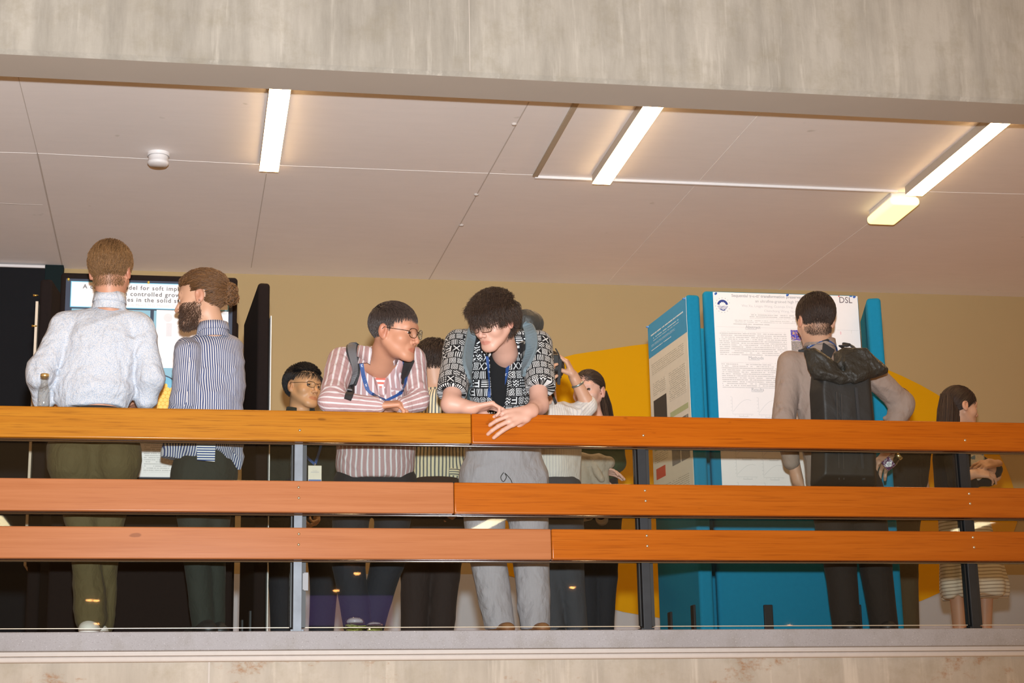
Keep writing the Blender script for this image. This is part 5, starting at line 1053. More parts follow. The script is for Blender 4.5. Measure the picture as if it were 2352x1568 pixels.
def person_pattern():
    pe=person(*P(1150,900,.42)[:2],'man with a dark mop of hair and black and white patterned shirt')
    H=Head(P(1136,738,.05),-54,26,8,1.09)
    nk=P(1160,808,.22); core=[]
    shL,shR=P(1052,792,.28),P(1232,792,.26); elL,elR=P(1036,928,.06),P(1238,930,.10)
    wL=P(1085,937,.02); wR=P(1213,946,-.005)
    upp=[cone(shL,elL,.046,.044,.02),cone(shR,elR,.048,.043,.02)]
    fo=[cone(elL,wL,.045,.030,.02),cone(elR,wR,.044,.028,.02)]
    tor=[cone(P(1150,880,.40),P(1155,1000,.46),.08,.09,.04),cone(P(1085,812,.31),P(1215,808,.30),.045,.045,.04)]
    q=H.skull(nk,.054,jaw=.98,op=.6)+[cone(nk,P(1156,870,.37),.050,.05,.03)]+upp+fo+tor
    q+=hand(wL,(.95,-.02,.15),(.05,-.1,-1),-1,curls=((.45,.9,.5),(.55,1.0,.5),(.65,1.05,.6),(.75,1.1,.6)),sc=1.12,spread=.09,th=(.2,.2),tdir=(.85,.2,-.35))
    q+=hand(wR,(-.80,-.16,-.30),(-.25,.85,-.42),-1,curls=((.18,.30,.2),(.22,.38,.25),(.26,.42,.3),(.28,.45,.3)),sc=1.2,spread=.075,th=(.15,.15),tdir=(-.55,.45,-.45))
    skin('body',q,SK['pale'],pe,.0034,H,ear=.6)
    mask=lambda p:(p[2]>.050 if p[1]>.045 else (p[2]>.0 or (p[1]<-.02 and p[2]>-.055)))and not(abs(p[0])>.064 and p[2]<.018 and p[1]>-.024 and p[1]<.02)
    hair(H,'hair',HD,pe,mask,lambda p:(p[0]*1.5,1.0 if p[2]>.05 else .1,-.2 if p[2]>.07 else -1),lambda p:(.016 if abs(p[0])>.055 and p[2]<.03 and p[1]>-.05 else (.075 if p[2]>.06 else .045)),n=8000,r=.0012,lift=.020,curl=.007,seed=22,segs=8,cap=.001,push=1)
    H.eyes(pe,look=-.1,lookd=.5); H.brows(pe,HD,.006); glasses(H,pe,plain('bronze_wire',(.10,.05,.03),.3,.8),.054,.036,3.5,.0014)
    mb=MB(); c=H.w((.086,-.002,-.034)); mb.lathe([(0,.004),(.0045,.003),(.005,-.002),(0,-.002)],c,ax=H.x,n=12); mb.build('ear_stud',shoeB,pe)
    sp=[cone(P(1070,784,.29),P(1222,786,.27),.060,.062,.05),cone(P(1148,862,.35),P(1152,960,.42),.165,.17,.06,flat=((0,1,0),.75)),cone(P(1155,830,.27),P(1150,890,.32),.075,.13,.05,flat=((0,1,0),.8)),cone(P(1152,960,.42),P(1155,1012,.46),.17,.165,.05,flat=((0,1,0),.72))]+wrap(tor)
    slv=[(P(1054,790,.28),P(1040,888,.13)),(P(1234,792,.26),P(1240,875,.15))]
    sp+=[cone(slv[0][0],slv[0][1],.074,.070,.02),cone(slv[1][0],slv[1][1],.074,.072,.02)]
    dn0=unit(slv[0][1]-slv[0][0]); dn1=unit(slv[1][1]-slv[1][0])
    cuts=[]
    sl=[cone(slv[0][0],slv[0][1]+dn0*.03,.074,.072,.02),half(P(1040,904,.10),dn0,.004)]
    sr=[cone(slv[1][0],slv[1][1]+dn1*.03,.074,.074,.02),half(P(1240,891,.12),dn1,.004)]
    sp=[p for p in sp if not(p['t']=='c' and (p['ra']==.074))]
    sp+=[sub(cone(P(1146,820,.165),P(1146,946,.300),.086,.022,k=.010)),sub(ell(P(1156,800,.22),(.058,.085,.05),k=.012))]
    sp+=[half((0,0,P(1150,1020,.4)[2]),(0,0,-1))]
    mt=fabric('shirt_black_white_glyphs',glyphs,wr=.4,wscale=9)
    ref=(0,-1,0)
    z0=[zone(P(1150,790,.32),P(1153,1020,.44),.16,.17,ref,.16,.85)]
    body=[p for p in sp]
    for a,b,r in [((1075,850),(1100,900),.007),((1095,880),(1085,930),.007),((1215,840),(1190,900),.007),((1180,920),(1160,940),.006),((1085,790),(1120,830),.006)]:
        X,g=hit(sp,[a,b],-.003); sp.append(cone(X[0],X[1],r,r*.6,.014))
    s=garment('shirt',sp,mt,pe,.0058,z0,folds(51,.004,24,(1,.7,1.1)))
    garment('sleeve',sl,mt,s,.0055,[zone(slv[0][0],slv[0][1],.07,.07,ref,.07)],folds(52,.0035,26)); garment('sleeve',sr,mt,s,.0055,[zone(slv[1][0],slv[1][1],.07,.07,ref,.07)],folds(53,.0035,26))
    collar_mesh('collar',mt,s,P(1160,806,.215),(.03,-.26,1),(-.12,-1,0),.080,.052,open_=44,fold=1.0,leaf=.075,flare=.018)
    V,Q=mesh_field([cone(P(1150,830,.295),P(1146,955,.345),.090,.06,flat=((0,1,0),.75)),sub(ell(P(1158,796,.23),(.052,.10,.030)))],.006); link('undershirt',np_mesh('undershirt',V,Q),fabric('black_tee',col=(.010,.010,.011),wr=.2,sheen=.05),pe,'black undershirt')
    lin=fabric('grey_linen',lambda t,u,v:t.mix(t.noise(t.map(t.geo(),(160,160,20)),1.,3,.6),(.37,.325,.345),(.47,.42,.445)),wr=.65,wscale=8)
    tp=legs(P(1105,1100,.46),P(1208,1100,.46),P(1118,1270,.42),P(1218,1270,.44),P(1149,1446,.40),P(1229,1446,.42),.112,.090,.074,waist=P(1155,1010,.46),rw=.19,k=.03)
    tp+=[half((0,0,P(1149,1446,.4)[2]-.0),(0,0,-1))]
    for a,b,r in [((1150,1060),(1100,1075),.008),((1160,1075),(1215,1050),.007),((1165,1085),(1230,1080),.008),((1110,1360),(1150,1400),.009),((1120,1390),(1165,1370),.009),((1200,1330),(1240,1350),.008),((1205,1400),(1240,1385),.009),((1130,1420),(1170,1415),.008),((1095,1320),(1125,1345),.007)]:
        X,g=hit(tp,[a,b],-.003); tp.append(cone(X[0],X[1],r,r*.6,.016))
    tr=garment('trousers',tp,lin,pe,.0075,disp=folds(61,.006,18,(1,1,1.1)))
    X,g=hit(tp,[(1157,1085),(1150,1096),(1156,1106),(1163,1095),(1160,1086),(1172,1100),(1176,1110)],.004); mb=MB(); mb.tube(smooth_path(list(X),3),.002,6); mb.build('drawstring',bkm(),tr)
    shoes(pe,plain('tan_sandal',(.30,.13,.05),.6),[P(1149,1450,.40),P(1229,1450,.42)],dirv=(.1,-.55,0))
    la=empty('lanyard',P(1140,880,.2),'blue lanyard with white marks around the neck of the man in the patterned shirt','lanyard')
    X,g=strap(sp,[(1118,805),(1119,830),(1120,860),(1122,890),(1124,912)],0,0,off=.006); X2,g2=strap(sp,[(1176,800),(1172,820),(1166,850),(1160,875),(1150,900),(1138,915)],0,0,off=.006)
    for A in (X,X2): A[:,1]-=.004
    mb=MB(); mb.ribbon(list(X),g,.014,.0016); mb.ribbon(list(X2),g2,.019,.0016); mb.build('ribbon',LB,la); lanyard_marks(X2,g2,[7,12,18,22],wm,la); lanyard_marks(X,g,[9,15],wm,la,.009)
    ba=empty('backpack',P(1190,850,.6),'large grey and black backpack on the back of the man in the patterned shirt','backpack')
    gb=plain('strap_blue_grey',(.15,.20,.23),.7,bump=.3,scale=90,var=.12); dkp=fabric('pack_dark_fabric',col=(.035,.034,.03),wr=.5,wscale=12,rough=.6)
    Z=[p for p in sp]
    X,g=strap(sp+sl[:1],[(1088,752),(1080,775),(1074,805),(1071,835),(1076,862),(1082,885)],0,0,off=.008); n_=len(X)
    mb=MB(); mb.ribbon(list(X),g,[.040+.018*math.sin(PI*i/n_) for i in range(n_)],.014); mb.build('shoulder_strap',gb,ba)
    X,g=strap(sp,[(1080,880),(1077,900),(1079,918)],0,0,off=.006); mb=MB(); mb.ribbon(list(X),g,.026,.004); mb.build('webbing',plain('webbing_slate',(.05,.08,.09),.7),ba)
    X,g=strap(sp+sr[:1],[(1208,742),(1219,765),(1223,795),(1215,825),(1206,850),(1207,862)],0,0,off=.008); n_=len(X)
    mb=MB(); mb.ribbon(list(X),g,[.050+.012*math.sin(PI*i/n_) if i<n_*.7 else .045-.03*((i/n_)-.7)/.3 for i in range(n_)],.014); mb.build('shoulder_strap',gb,ba)
    X,g=strap(sp,[(1207,862),(1208,880),(1212,900)],0,0,off=.006); mb=MB(); mb.ribbon(list(X),g,.020,.004); mb.build('webbing',bkm(),ba)
    pp=[cone(P(1185,800,.62),P(1185,960,.66),.13,.15,.05,flat=((0,1,0),.75)),ell(P(1208,745,.56),(.085,.11,.075),k=.03),cone(P(1180,735,.5),P(1232,740,.56),.03,.03,.03)]
    for a,b in [((1200,712),(1245,735)),((1205,725),(1247,755))]:
        X,g=hit(pp,[a,b],-.002); pp.append(cone(X[0],X[1],.008,.006,.012))
    garment('pack_body',pp,dkp,ba,.008,disp=folds(71,.005,22))
def bkm(): return bpy.data.materials.get('strap_black') or plain('strap_black',(.02,.02,.022),.7)
person_pattern()
# ================= person E: cream striped shirt, back view between the two leaning men
def person_cream():
    Y=1.1; pe=person(*P(1005,900,Y)[:2],'dark haired person in a cream striped shirt standing between the two leaning men')
    H=Head(P(1003,838,Y),128,8,0,1.08); nk=P(1006,915,Y+.02); core=[cone(P(1006,930,Y),P(1000,1080,Y),.09,.10,.04),cone(P(945,955,Y),P(1062,955,Y),.045,.045,.04)]
    sh=[P(945,955,Y),P(1068,955,Y)]; el=[P(940,1060,Y),P(1066,1060,Y)]; wr=[P(940,1120,Y-.05),P(1046,1150,Y-.06)]
    for i in (0,1): core+=[cone(sh[i],el[i],.040,.034,.02),cone(el[i],wr[i],.034,.026,.02)]
    q=H.skull(nk,.055)+[cone(nk,P(1004,960,Y),.055,.06,.03)]+core
    q+=hand(wr[1],(-.03,-.1,-1),(-1,-.2,0),-1,curls=(.6,.7,.8,.9))+hand(wr[0],(0,0,-1),(1,0,0),1)
    skin('body',q,SK['light'],pe,.0042,H,ear=.5)
    hair(H,'hair',HD,pe,lambda p:(p[2]>.05 if p[1]>.03 else p[2]>(-.0 if p[1]>-.01 else -.05))and not(abs(p[0])>.066 and p[2]<.018 and p[1]>-.024),lambda p:(p[0]*2,-.3,-.9),lambda p:.035,n=2600,r=.0017,lift=.012,seed=31)
    sp=[cone(P(955,958,Y+.02),P(1055,955,Y+.02),.055,.055,.05),cone(P(1005,985,Y+.01),P(1004,1110,Y+.01),.165,.175,.06,flat=((0,1,0),.65)),cone(P(1006,920,Y+.02),P(1005,965,Y+.02),.062,.12,.04,flat=((0,1,0),.8))]+wrap(core[:2])
    slv=[(sh[0],el[0]),(sh[1],el[1]),(el[1],P(1040,1092,Y-.04))]
    sp+=[cone(slv[0][0],slv[0][1],.062,.060,.02),cone(slv[1][0],slv[1][1],.062,.058,.02),cone(slv[2][0],slv[2][1],.058,.050,.02),half(P(1000,1150,Y),(0,0,-1))]
    mt=fabric('shirt_cream_stripes',stripes((.70,.60,.40),(.10,.11,.12),.022,.38,soft=.06,wob=.3),wr=.45)
    zs=[zone(P(1005,930,Y),P(1004,1150,Y),.16,.17,(0,-1,0),.15,.8)]+[zone(a,b,.06,.058,(0,-1,0),.06,bias=.006) for a,b in slv]
    s=garment('shirt',sp,mt,pe,.0075,zs,folds(81,.005,24,(1,.7,1.1))); collar_mesh('collar',mt,s,P(1005,915,Y+.012),(0,-.03,1),(.3,1,0),.068,.046,open_=28,fold=.85)
    mb=MB(); mb.lathe([(.047,-.016),(.056,-.018),(.058,0),(.056,.018),(.047,.016)],P(1036,1086,Y-.045),ax=(.1,-.05,1),n=24); mb.build('cuff',fabric('cuff_stripes',stripes((.70,.60,.40),(.10,.11,.12),.012,.4,'v',wob=.02),wr=.1),s,uvf=lambda c:(c[0],c[2]))
    garment('trousers',legs(P(972,1160,Y),P(1036,1160,Y),P(955,1320,Y),P(1022,1320,Y),P(950,1475,Y),P(1010,1475,Y),.10,.078,.066,waist=P(1004,1130,Y),rw=.16,k=.03,top=P(1004,1100,Y)),fabric('brown_black_trousers',col=(.03,.02,.018),wr=.4),pe,.011,disp=folds(9,.004,14))
    shoes(pe,shoeB,[P(950,1478,Y),P(1010,1478,Y)],dirv=(.2,1,0))
person_cream()
# ================= person G: white shirt, camera raised, behind the patterned shirt
def person_photo():
    Y=.80; pe=person(*P(1290,940,Y)[:2],'photographer in a white shirt raising a camera, half hidden by the patterned shirt')
    H=Head(P(1240,862,Y),-125,0,0,1.06); nk=P(1252,930,Y+.02)
    sh=[P(1215,960,Y),P(1335,945,Y)]; 
    wr=P(1318,865,Y-.06); el=P(1348,925,Y-.02); 
    core=[cone(P(1265,975,Y),P(1265,1080,Y),.10,.11,.04),cone(sh[0],P(1320,955,Y),.045,.045,.04)]
    q=H.skull(nk,.055)+[cone(nk,P(1262,965,Y),.05,.07,.03)]+core+[cone(P(1330,950,Y),el,.045,.040,.02),cone(el,wr,.036,.026,.012)]
    q+=hand(wr,(-.42,-.12,.90),(-.8,.35,-.3),-1,curls=((.5,.9,.5),(.55,.9,.6),(.6,.9,.6),(.7,.9,.6)),sc=1.0,spread=.08,th=(.3,.3),tdir=(-.85,.1,.30))
    q+=[cone(sh[0],P(1205,1040,Y-.1),.04,.035,.02),cone(P(1205,1040,Y-.1),P(1235,900,Y-.18),.034,.026,.02)]+hand(P(1235,900,Y-.18),(.3,0,1),(1,.3,0),1)
    skin('body',q,SK['light'],pe,.0040,H)
    hair(H,'hair',HD,pe,lambda p:p[2]>(.05 if p[1]>.03 else -.03),lambda p:(p[0],-.4,-.8),.035,n=1300,r=.0018,lift=.010,seed=32)
    mt=fabric('shirt_white_fine_stripes',stripes((.66,.60,.54),(.50,.46,.45),.016,.25,'u',soft=.2),wr=.5)
    sl=(P(1318,960,Y+.01),P(1350,930,Y-.01))
    sp=[cone(P(1225,965,Y),P(1318,962,Y),.055,.06,.05),cone(P(1268,985,Y+.01),P(1270,1100,Y+.01),.155,.145,.06,flat=((0,1,0),.65)),cone(nk,P(1262,965,Y),.060,.11,.04,flat=((0,1,0),.8))]+wrap(core)+[cone(sl[0],sl[1],.062,.052,.02),half(P(1335,905,Y-.03),(-.35,0,1),.01),half((0,0,P(1270,1135,Y)[2]),(0,0,-1))]
    for a,b in [((1290,930),(1330,945)),((1345,930),(1330,950)),((1270,920),(1300,945))]:
        X,g=hit(sp,[a,b],-.003); sp.append(cone(X[0],X[1],.009,.006,.014))
    s=garment('shirt',sp,mt,pe,.0072,[zone(P(1268,920,Y),P(1270,1130,Y),.15,.15,(0,-1,0),.15,.8),zone(sl[0],sl[1],.06,.055,(0,-1,0),.06,bias=.004)],folds(83,.005,22))
    jm=fabric('washed_grey_jeans',col=(.055,.055,.062),wr=.5,wscale=7)
    garment('trousers',legs(P(1240,1150,Y),P(1298,1150,Y),P(1258,1320,Y),P(1308,1320,Y-.02),P(1275,1462,Y),P(1328,1462,Y),.095,.075,.052,waist=P(1270,1120,Y),rw=.145,k=.03,top=P(1270,1100,Y)),jm,pe,.010,disp=folds(19,.004,18,(1,1,1.3)))
    shoes(pe,shoeB,[P(1275,1466,Y),P(1328,1466,Y)],dirv=(-.6,1,0))
    mb=MB(); c=wr+unit(el-wr)*.045; mb.lathe([(.030,-.006),(.0335,-.004),(.0335,.004),(.030,.006)],c,ax=unit(el-wr),n=24); mb.build('bracelet',plain('grey_metal_band',(.28,.30,.28),.35,.7),pe)
    ca=empty('camera',P(1272,830,Y-.1),'black camera with a hanging strap held up by the white shirted photographer','camera')
    c=P(1262,835,Y-.10); mb=MB(); mb.box((c[0]-.065,c[1]-.03,c[2]-.045),(c[0]+.050,c[1]+.035,c[2]+.045),bev=.010,seg=3); mb.box((c[0]-.03,c[1]-.02,c[2]+.04),(c[0]+.02,c[1]+.02,c[2]+.065),bev=.008); mb.build('body',shoeB,ca)
    mb=MB(); mb.lathe([(0,0),(.036,0),(.036,.06),(.040,.062),(.040,.10),(.03,.10),(.028,.09),(0,.088)],c+np.array([-.05,0,0]),ax=(-1,.5,0),n=24); mb.build('lens_barrel',shoeB,ca)
    pts=smooth_path([P(1276,800,Y-.16),P(1284,815,Y-.17),P(1287,830,Y-.17),P(1285,855,Y-.17),P(1283,883,Y-.17)],5); n_=len(pts)
    mb=MB(); mb.ribbon(pts,[(0,-1,0)]*n_,[.006+.010*(i/n_>.4) for i in range(n_)],.003); mb.build('strap',bkm(),ca)
    pts=smooth_path([P(1263,890,Y-.20),P(1270,908,Y-.19),P(1277,926,Y-.17)],5); mb=MB(); mb.ribbon(pts,[(0,-1,0)]*len(pts),.013,.003); mb.build('strap',bkm(),ca)
person_photo()
# ================= person H: woman with dark ponytail holding a beige jacket
def person_pony():
    Y=1.5; pe=person(*P(1370,940,Y)[:2],'woman with long dark ponytail and green top behind the raised arm')
    H=Head(P(1352,900,Y),-34,2,0,1.04); nk=P(1364,965,Y+.02); sh=[P(1322,1000,Y),P(1412,1000,Y)]
    core=[cone(P(1366,1000,Y),P(1366,1100,Y),.09,.10,.04),cone(sh[0],sh[1],.040,.040,.04)]
    elA=P(1310,1065,Y-.04); elB=P(1416,1062,Y-.02); wA=P(1360,1085,Y-.16); wB=P(1362,1070,Y-.17)
    q=H.skull(nk,.046,jaw=.92,nose=.97)+[cone(nk,P(1366,1000,Y),.045,.06,.03)]+core+[cone(sh[0],elA,.038,.034,.02),cone(elA,wA,.034,.024,.02),cone(sh[1],elB,.038,.036,.02),cone(elB,wB,.036,.024,.02)]+hand(wA,(1,-.1,.1),(0,-.3,-1),-1)+hand(wB,(-1,-.1,0),(0,0,-1),1)
    skin('body',q,SK['pale'],pe,.0040,H,ear=.5)
    mask=lambda p:(p[2]>.052-.25*abs(p[0]) if p[1]>.04 else p[2]>(.0 if p[1]>-.0 else -.05))and not(abs(p[0])>.066 and p[2]<.016 and p[1]>-.024)
    hair(H,'hair',HD,pe,mask,lambda p:(p[0]*.8,-1,-.25),lambda p:.11,n=2600,r=.0016,lift=.004,seed=33,segs=8)
    rs=np.random.RandomState(2); S=[]
    for i in range(420):
        a=np.clip(rs.randn(3),-1.5,1.5)*np.array([.015,.012,.012]); b0=P(1384,905,Y+.07)+a; S.append([b0,P(1392,935,Y+.05)+a*1.2,P(1397,970,Y+.03)+a*1.3,P(1396,1005,Y-.02)+a*1.2,P(1392,1030,Y-.04)+a*.7])
    hair_tubes('ponytail',S,.0022,HD,pe)
    H.eyes(pe,look=-.2); H.brows(pe,HD)
    gm=fabric('green_top',col=(.035,.055,.03),wr=.4)
    sp=[cone(P(1330,1000,Y),P(1405,1000,Y),.048,.048,.05),cone(P(1367,1015,Y+.01),P(1367,1130,Y+.01),.125,.13,.06,flat=((0,1,0),.68))]+wrap(core)+[cone(sh[0],P(1318,1015,Y-.01),.05,.05,.02),cone(sh[1],elB,.052,.052,.02),cone(elB,P(1404,1072,Y-.06),.050,.046,.02),sub(cone(P(1398,1085,Y-.14),P(1412,1090,Y-.16),.03,.03,k=.01))]
    garment('top',sp,gm,pe,.009,disp=folds(84,.004,24))
    garment('trousers',legs(P(1345,1170,Y),P(1393,1170,Y),P(1348,1320,Y),P(1392,1320,Y),P(1352,1490,Y),P(1386,1490,Y),.088,.062,.052,waist=P(1368,1120,Y),rw=.13,k=.03),denim,pe,.011,disp=folds(12,.003,14))
    shoes(pe,shoeB,[P(1352,1492,Y),P(1386,1492,Y)])
    jk=[cone(P(1318,1060,Y-.18),P(1398,1062,Y-.19),.035,.035,.03),cone(P(1340,1062,Y-.20),P(1330,1115,Y-.20),.055,.06,.03,flat=((0,1,0),.5)),cone(P(1372,1062,Y-.21),P(1385,1118,Y-.20),.050,.045,.03,flat=((0,1,0),.5)),cone(P(1352,1052,Y-.21),P(1382,1100,Y-.24),.022,.02,.012),sub(cone(P(1352,1085,Y-.25),P(1354,1135,Y-.25),.004,.022,k=.01))]
    o=garment('folded_jacket',jk,fabric('beige_jacket_cloth',col=(.36,.30,.235),wr=.7,wscale=10),None,.007,disp=folds(85,.007,30)); tag(o,'beige jacket folded over the arm of the woman with the ponytail','jacket')
    for i,x in enumerate((1338,1366)):
        c=P(x,1190,Y-.22); mb=MB(); mb.lathe([(.030,0),(.034,0),(.034,.30),(.030,.30),(.030,0)],c-np.array([0,.15,0]),ax=(.25*(i*2-1),1,.05),n=24)
        tag(mb.build('rolled_paper',plain('roll_beige_%d'%i,(.42,.34,.26),.7)),['rolled beige sheet held below the beige jacket, left one of two','rolled beige sheet held below the beige jacket, right one of two'][i],'paper roll')
person_pony()
# ================= person I: taupe shirt and black roll backpack, back view
def person_taupe():
    Y=.40; pe=person(*P(1900,950,Y)[:2],'man in a taupe shirt facing the white poster, back turned, hand on hip')
    H=Head(P(1873,735,Y-.03),183,2,0,1.10); nk=P(1884,800,Y+.02)
    sh=[P(1815,835,Y+.01),P(1992,850,Y-.01)]; el=[P(1800,945,Y-.06),P(2072,925,Y+.06)]; wr=[P(1812,1135,Y-.02),P(2034,1050,Y+.02)]
    el0=P(1800,965,Y-.03)
    fa=P(1818,1075,Y-.05)
    core=[cone(P(1890,860,Y),P(1915,1040,Y),.10,.10,.04),cone(sh[0],sh[1],.045,.045,.04),cone(sh[0],el0,.042,.038,.02),cone(sh[1],el[1],.042,.038,.02)]
    fo=[cone(el0,P(1832,1102,Y-.02),.038,.028,.02),cone(el[1],wr[1],.036,.028,.02)]
    q=H.skull(nk,.056)+[cone(nk,P(1888,840,Y+.01),.055,.07,.03)]+core+fo
    q+=hand(P(1832,1102,Y-.02),(.35,.3,-1),(.8,.3,0),1,curls=(.3,.3,.3,.3))
    q+=hand(wr[1],(-.45,-.55,-.35),(-.1,.35,-.95),-1,curls=((.5,.8,.6),(.6,.9,.6),(.7,.9,.7),(.8,1.,.7)),sc=1.05,th=(.5,.4),tdir=(.1,-.75,.55))
    skin('body',q,SK['light'],pe,.0040,H,ear=.55)
    mask=lambda p:(p[2]>.055 if p[1]>.04 else p[2]>(-.004 if p[1]>.0 else -.055+.2*max(0,abs(p[0])-.05)))and not(abs(p[0])>.067 and p[2]<.018 and p[1]>-.024)
    hair(H,'hair',HD,pe,mask,lambda p:(p[0]*1.2,-.3,-.9),lambda p:.032,n=7000,r=.0010,lift=.009,seed=34)
    face_hair(H,H.skull(nk,.056),lambda L:L[1]<-.015 and -.080+.7*max(0,abs(L[0])-.03)<L[2]<-.035 and abs(L[0])<.064,'nape_hair',HD,pe,4500,.010,.0009,cen=(0,-.01,-.05),fy=-.1)
    mt=fabric('shirt_taupe',col=(.30,.225,.185),wr=.5,wscale=8)
    sp=[cone(P(1830,838,Y+.01),P(1978,848,Y),.056,.056,.05),cone(P(1892,880,Y+.01),P(1915,1010,Y+.01),.165,.155,.06,flat=((0,1,0),.66)),cone(P(1884,815,Y+.02),P(1890,850,Y+.01),.066,.12,.05,flat=((0,1,0),.75)),cone(P(1915,1010,Y),P(1925,1100,Y),.155,.165,.05,flat=((0,1,0),.7))]+wrap(core)
    sp+=[cone(sh[0],el0,.066,.058,.02),cone(el0,P(1818,1060,Y-.03),.058,.044,.012),cone(sh[1],el[1],.068,.056,.02),cone(el[1],P(2052,985,Y+.04),.058,.046,.012),cone(P(2074,925,Y+.06),P(2076,935,Y+.055),.056,.052,.03)]
    for a,b,r in [((1800,880),(1840,900),.010),((1790,930),(1820,960),.010),((1795,945),(1835,935),.009),((2010,880),(2060,900),.011),((2040,930),(2085,940),.010),((2030,960),(2070,950),.010),((2000,870),(2040,920),.010),((1835,850),(1850,900),.008),((1860,930),(1850,960),.009),((1840,1000),(1860,950),.008),((1780,960),(1800,940),.008)]:
        X,g=hit(sp,[a,b],-.003); sp.append(cone(X[0],X[1],r,r*.5,.014))
    s=garment('shirt',sp,mt,pe,.0062,disp=folds(91,.005,24,(1,.7,1.1)))
    collar_mesh('collar',mt,s,P(1884,802,Y+.012),(.03,-.06,1),(0,1,0),.070,.050,open_=28,fold=.8)
    garment('trousers',legs(P(1900,1130,Y),P(1985,1130,Y),P(1930,1300,Y),P(2012,1300,Y),P(1946,1462,Y),P(2032,1462,Y),.100,.078,.070,waist=P(1940,1100,Y),rw=.165,k=.02,top=P(1930,1075,Y)),fabric('dark_brown_trousers',col=(.028,.021,.018),wr=.4),pe,.009,disp=folds(13,.004,14))
    shoes(pe,shoeB,[P(1946,1463,Y),P(2032,1463,Y)],dirv=(0,1,0))
    la=empty('lanyard',P(1884,790,Y),'blue and black lanyard behind the neck of the man in the taupe shirt','lanyard')
    pts=[];nr=[]
    for a in np.linspace(-1.5,1.5,20):
        d=np.array([math.sin(a),-math.cos(a),0]); pts.append(P(1884,800,Y+.015)+d*.083+np.array([0,0,.030-.018*(1-math.cos(a))-.025*abs(math.sin(a))])); nr.append(d+np.array([0,0,.35]))
    mb=MB(); mb.ribbon(pts,nr,.020,.002); mb.build('ribbon',LB,la); mb=MB(); mb.ribbon(pts[8:12],nr[8:12],.021,.0035); mb.build('clasp',bkm(),la); lanyard_marks(pts,nr,[3,4,16,17],wm,la,.013)
    ba=empty('backpack',P(1930,950,Y-.2),'black roll top backpack on the man in the taupe shirt','backpack')
    vin=fabric('black_coated_canvas',col=(.014,.0135,.013),wr=.15,wscale=6,rough=.55,sheen=0); vin2=fabric('black_roll_canvas',col=(.022,.020,.016),wr=.7,wscale=12,rough=.58,sheen=0)
    Yb=Y-.20
    pk=[slab([(1866,835),(1860,900),(1866,1000),(1862,1115),(2012,1118),(2010,1000),(2000,900),(1996,840)],Yb,.088,.045,.07)]
    garment('pack_body',pk,vin,ba,.0072,disp=folds(92,.003,14))
    rl_=[slab([(1852,800),(1872,796),(1905,818),(1942,856),(1950,884),(1930,886),(1868,872),(1856,846)],Yb-.065,.050,.014,.05,.006,.25),
         slab([(1922,808),(1940,796),(1992,797),(2037,848),(2036,857),(1985,876),(1956,887),(1930,868),(1918,838)],Yb-.070,.058,.014,.06,.006,.30),
         slab([(1962,796),(1993,797),(2037,848),(2024,856),(1990,840)],Yb-.105,.020,.008,.03,.004,.2)]
    for a,b,r in [((1885,815),(1938,872),.009),((1862,858),(1930,880),.008),((1968,806),(1940,860),.008),((1995,830),(1958,878),.009),((1930,850),(1980,868),.008),((1870,815),(1895,855),.007),((1975,830),(2020,856),.007)]:
        X,g=hit(rl_,[a,b],-.004); rl_.append(cone(X[0],X[1],r,r*.5,.012))
    X,g=hit(rl_,[(1932,835),(1946,884)],0); rl_.append(sub(cone(X[0],X[1],.010,.008,k=.012)))
    garment('roll_top',rl_,vin2,ba,.0055,disp=folds(93,.010,34))
    X,g=strap(sp,[(1842,808),(1856,800),(1870,799),(1884,802),(1900,812)],0,0,off=.006); mb=MB(); mb.ribbon(list(X),g,.038,.010); mb.build('shoulder_strap',bkm(),ba)
    X,g=strap(sp,[(1930,800),(1945,792),(1960,800),(1972,815)],0,0,off=.006); mb=MB(); mb.ribbon(list(X),g,.045,.010); mb.build('shoulder_strap',bkm(),ba)
    c=P(1893,800,Yb+.05); mb=MB(); mb.add([c+np.array(v) for v in [(0,0,.03),(.055,0,-.005),(.03,-.01,-.05),(-.012,-.01,-.03),(0,.015,.03),(.055,.015,-.005),(.03,.01,-.05),(-.012,.01,-.03)]],[(0,1,2,3),(7,6,5,4),(0,4,5,1),(1,5,6,2),(2,6,7,3),(3,7,4,0)]); mb.build('grab_loop',bkm(),ba)
    for (xa_,ya_,xb_,yb_) in ((1921,900,1927,1100),(1932,905,1938,1100),(1966,890,1984,1100)):
        X,g=strap(pk,[(xa_,ya_),(xb_,yb_)],0,0,off=.003,n=10); mb=MB(); mb.ribbon(list(X),g,.006 if xa_<1950 else .014,.003); mb.build('zip' if xa_<1950 else 'strap',plain('zip_black',(.04,.04,.04),.3) if xa_<1950 else bkm(),ba)
    bt=empty('glass_bottle',P(2050,1055,Y-.05),'small glass bottle with a diamond label held in the hand on the hip','bottle')
    o=P(2024,1078,Y-.12); ax=unit(P(2069,1042,Y-.17)-o); mb=MB(); mb.lathe([(0,0),(.026,.002),(.028,.008),(.028,.075),(.022,.092),(.020,.100),(.0215,.104),(.0215,.112),(.018,.113),(.017,.10),(.019,.09),(.025,.074),(.025,.008),(0,.006)],o,ax=ax,n=28); mb.build('bottle',M['clear'],bt)
    mb=MB(); mb.lathe([(.0285,.022),(.0288,.023),(.0288,.068),(.0285,.069)],o,ax=ax,n=28); mb.build('label',ebsd('label_print',(.10,.03,.10),(.75,.73,.76),(.25,.05,.12),190),bt,uvf=lambda c:(c[0],c[2]))
    k=o+ax*.046; e2=unit(np.cross(ax,[0,-1.,0])); nn=np.cross(e2,ax); 
    mb=MB(); mb.sheet(k+nn*.0290,e2,ax,[(-.016,0),(0,.020),(.016,0),(0,-.020)],0,.0006,nn); mb.build('label_diamond',M['white'],bt)
    mb=MB(); 
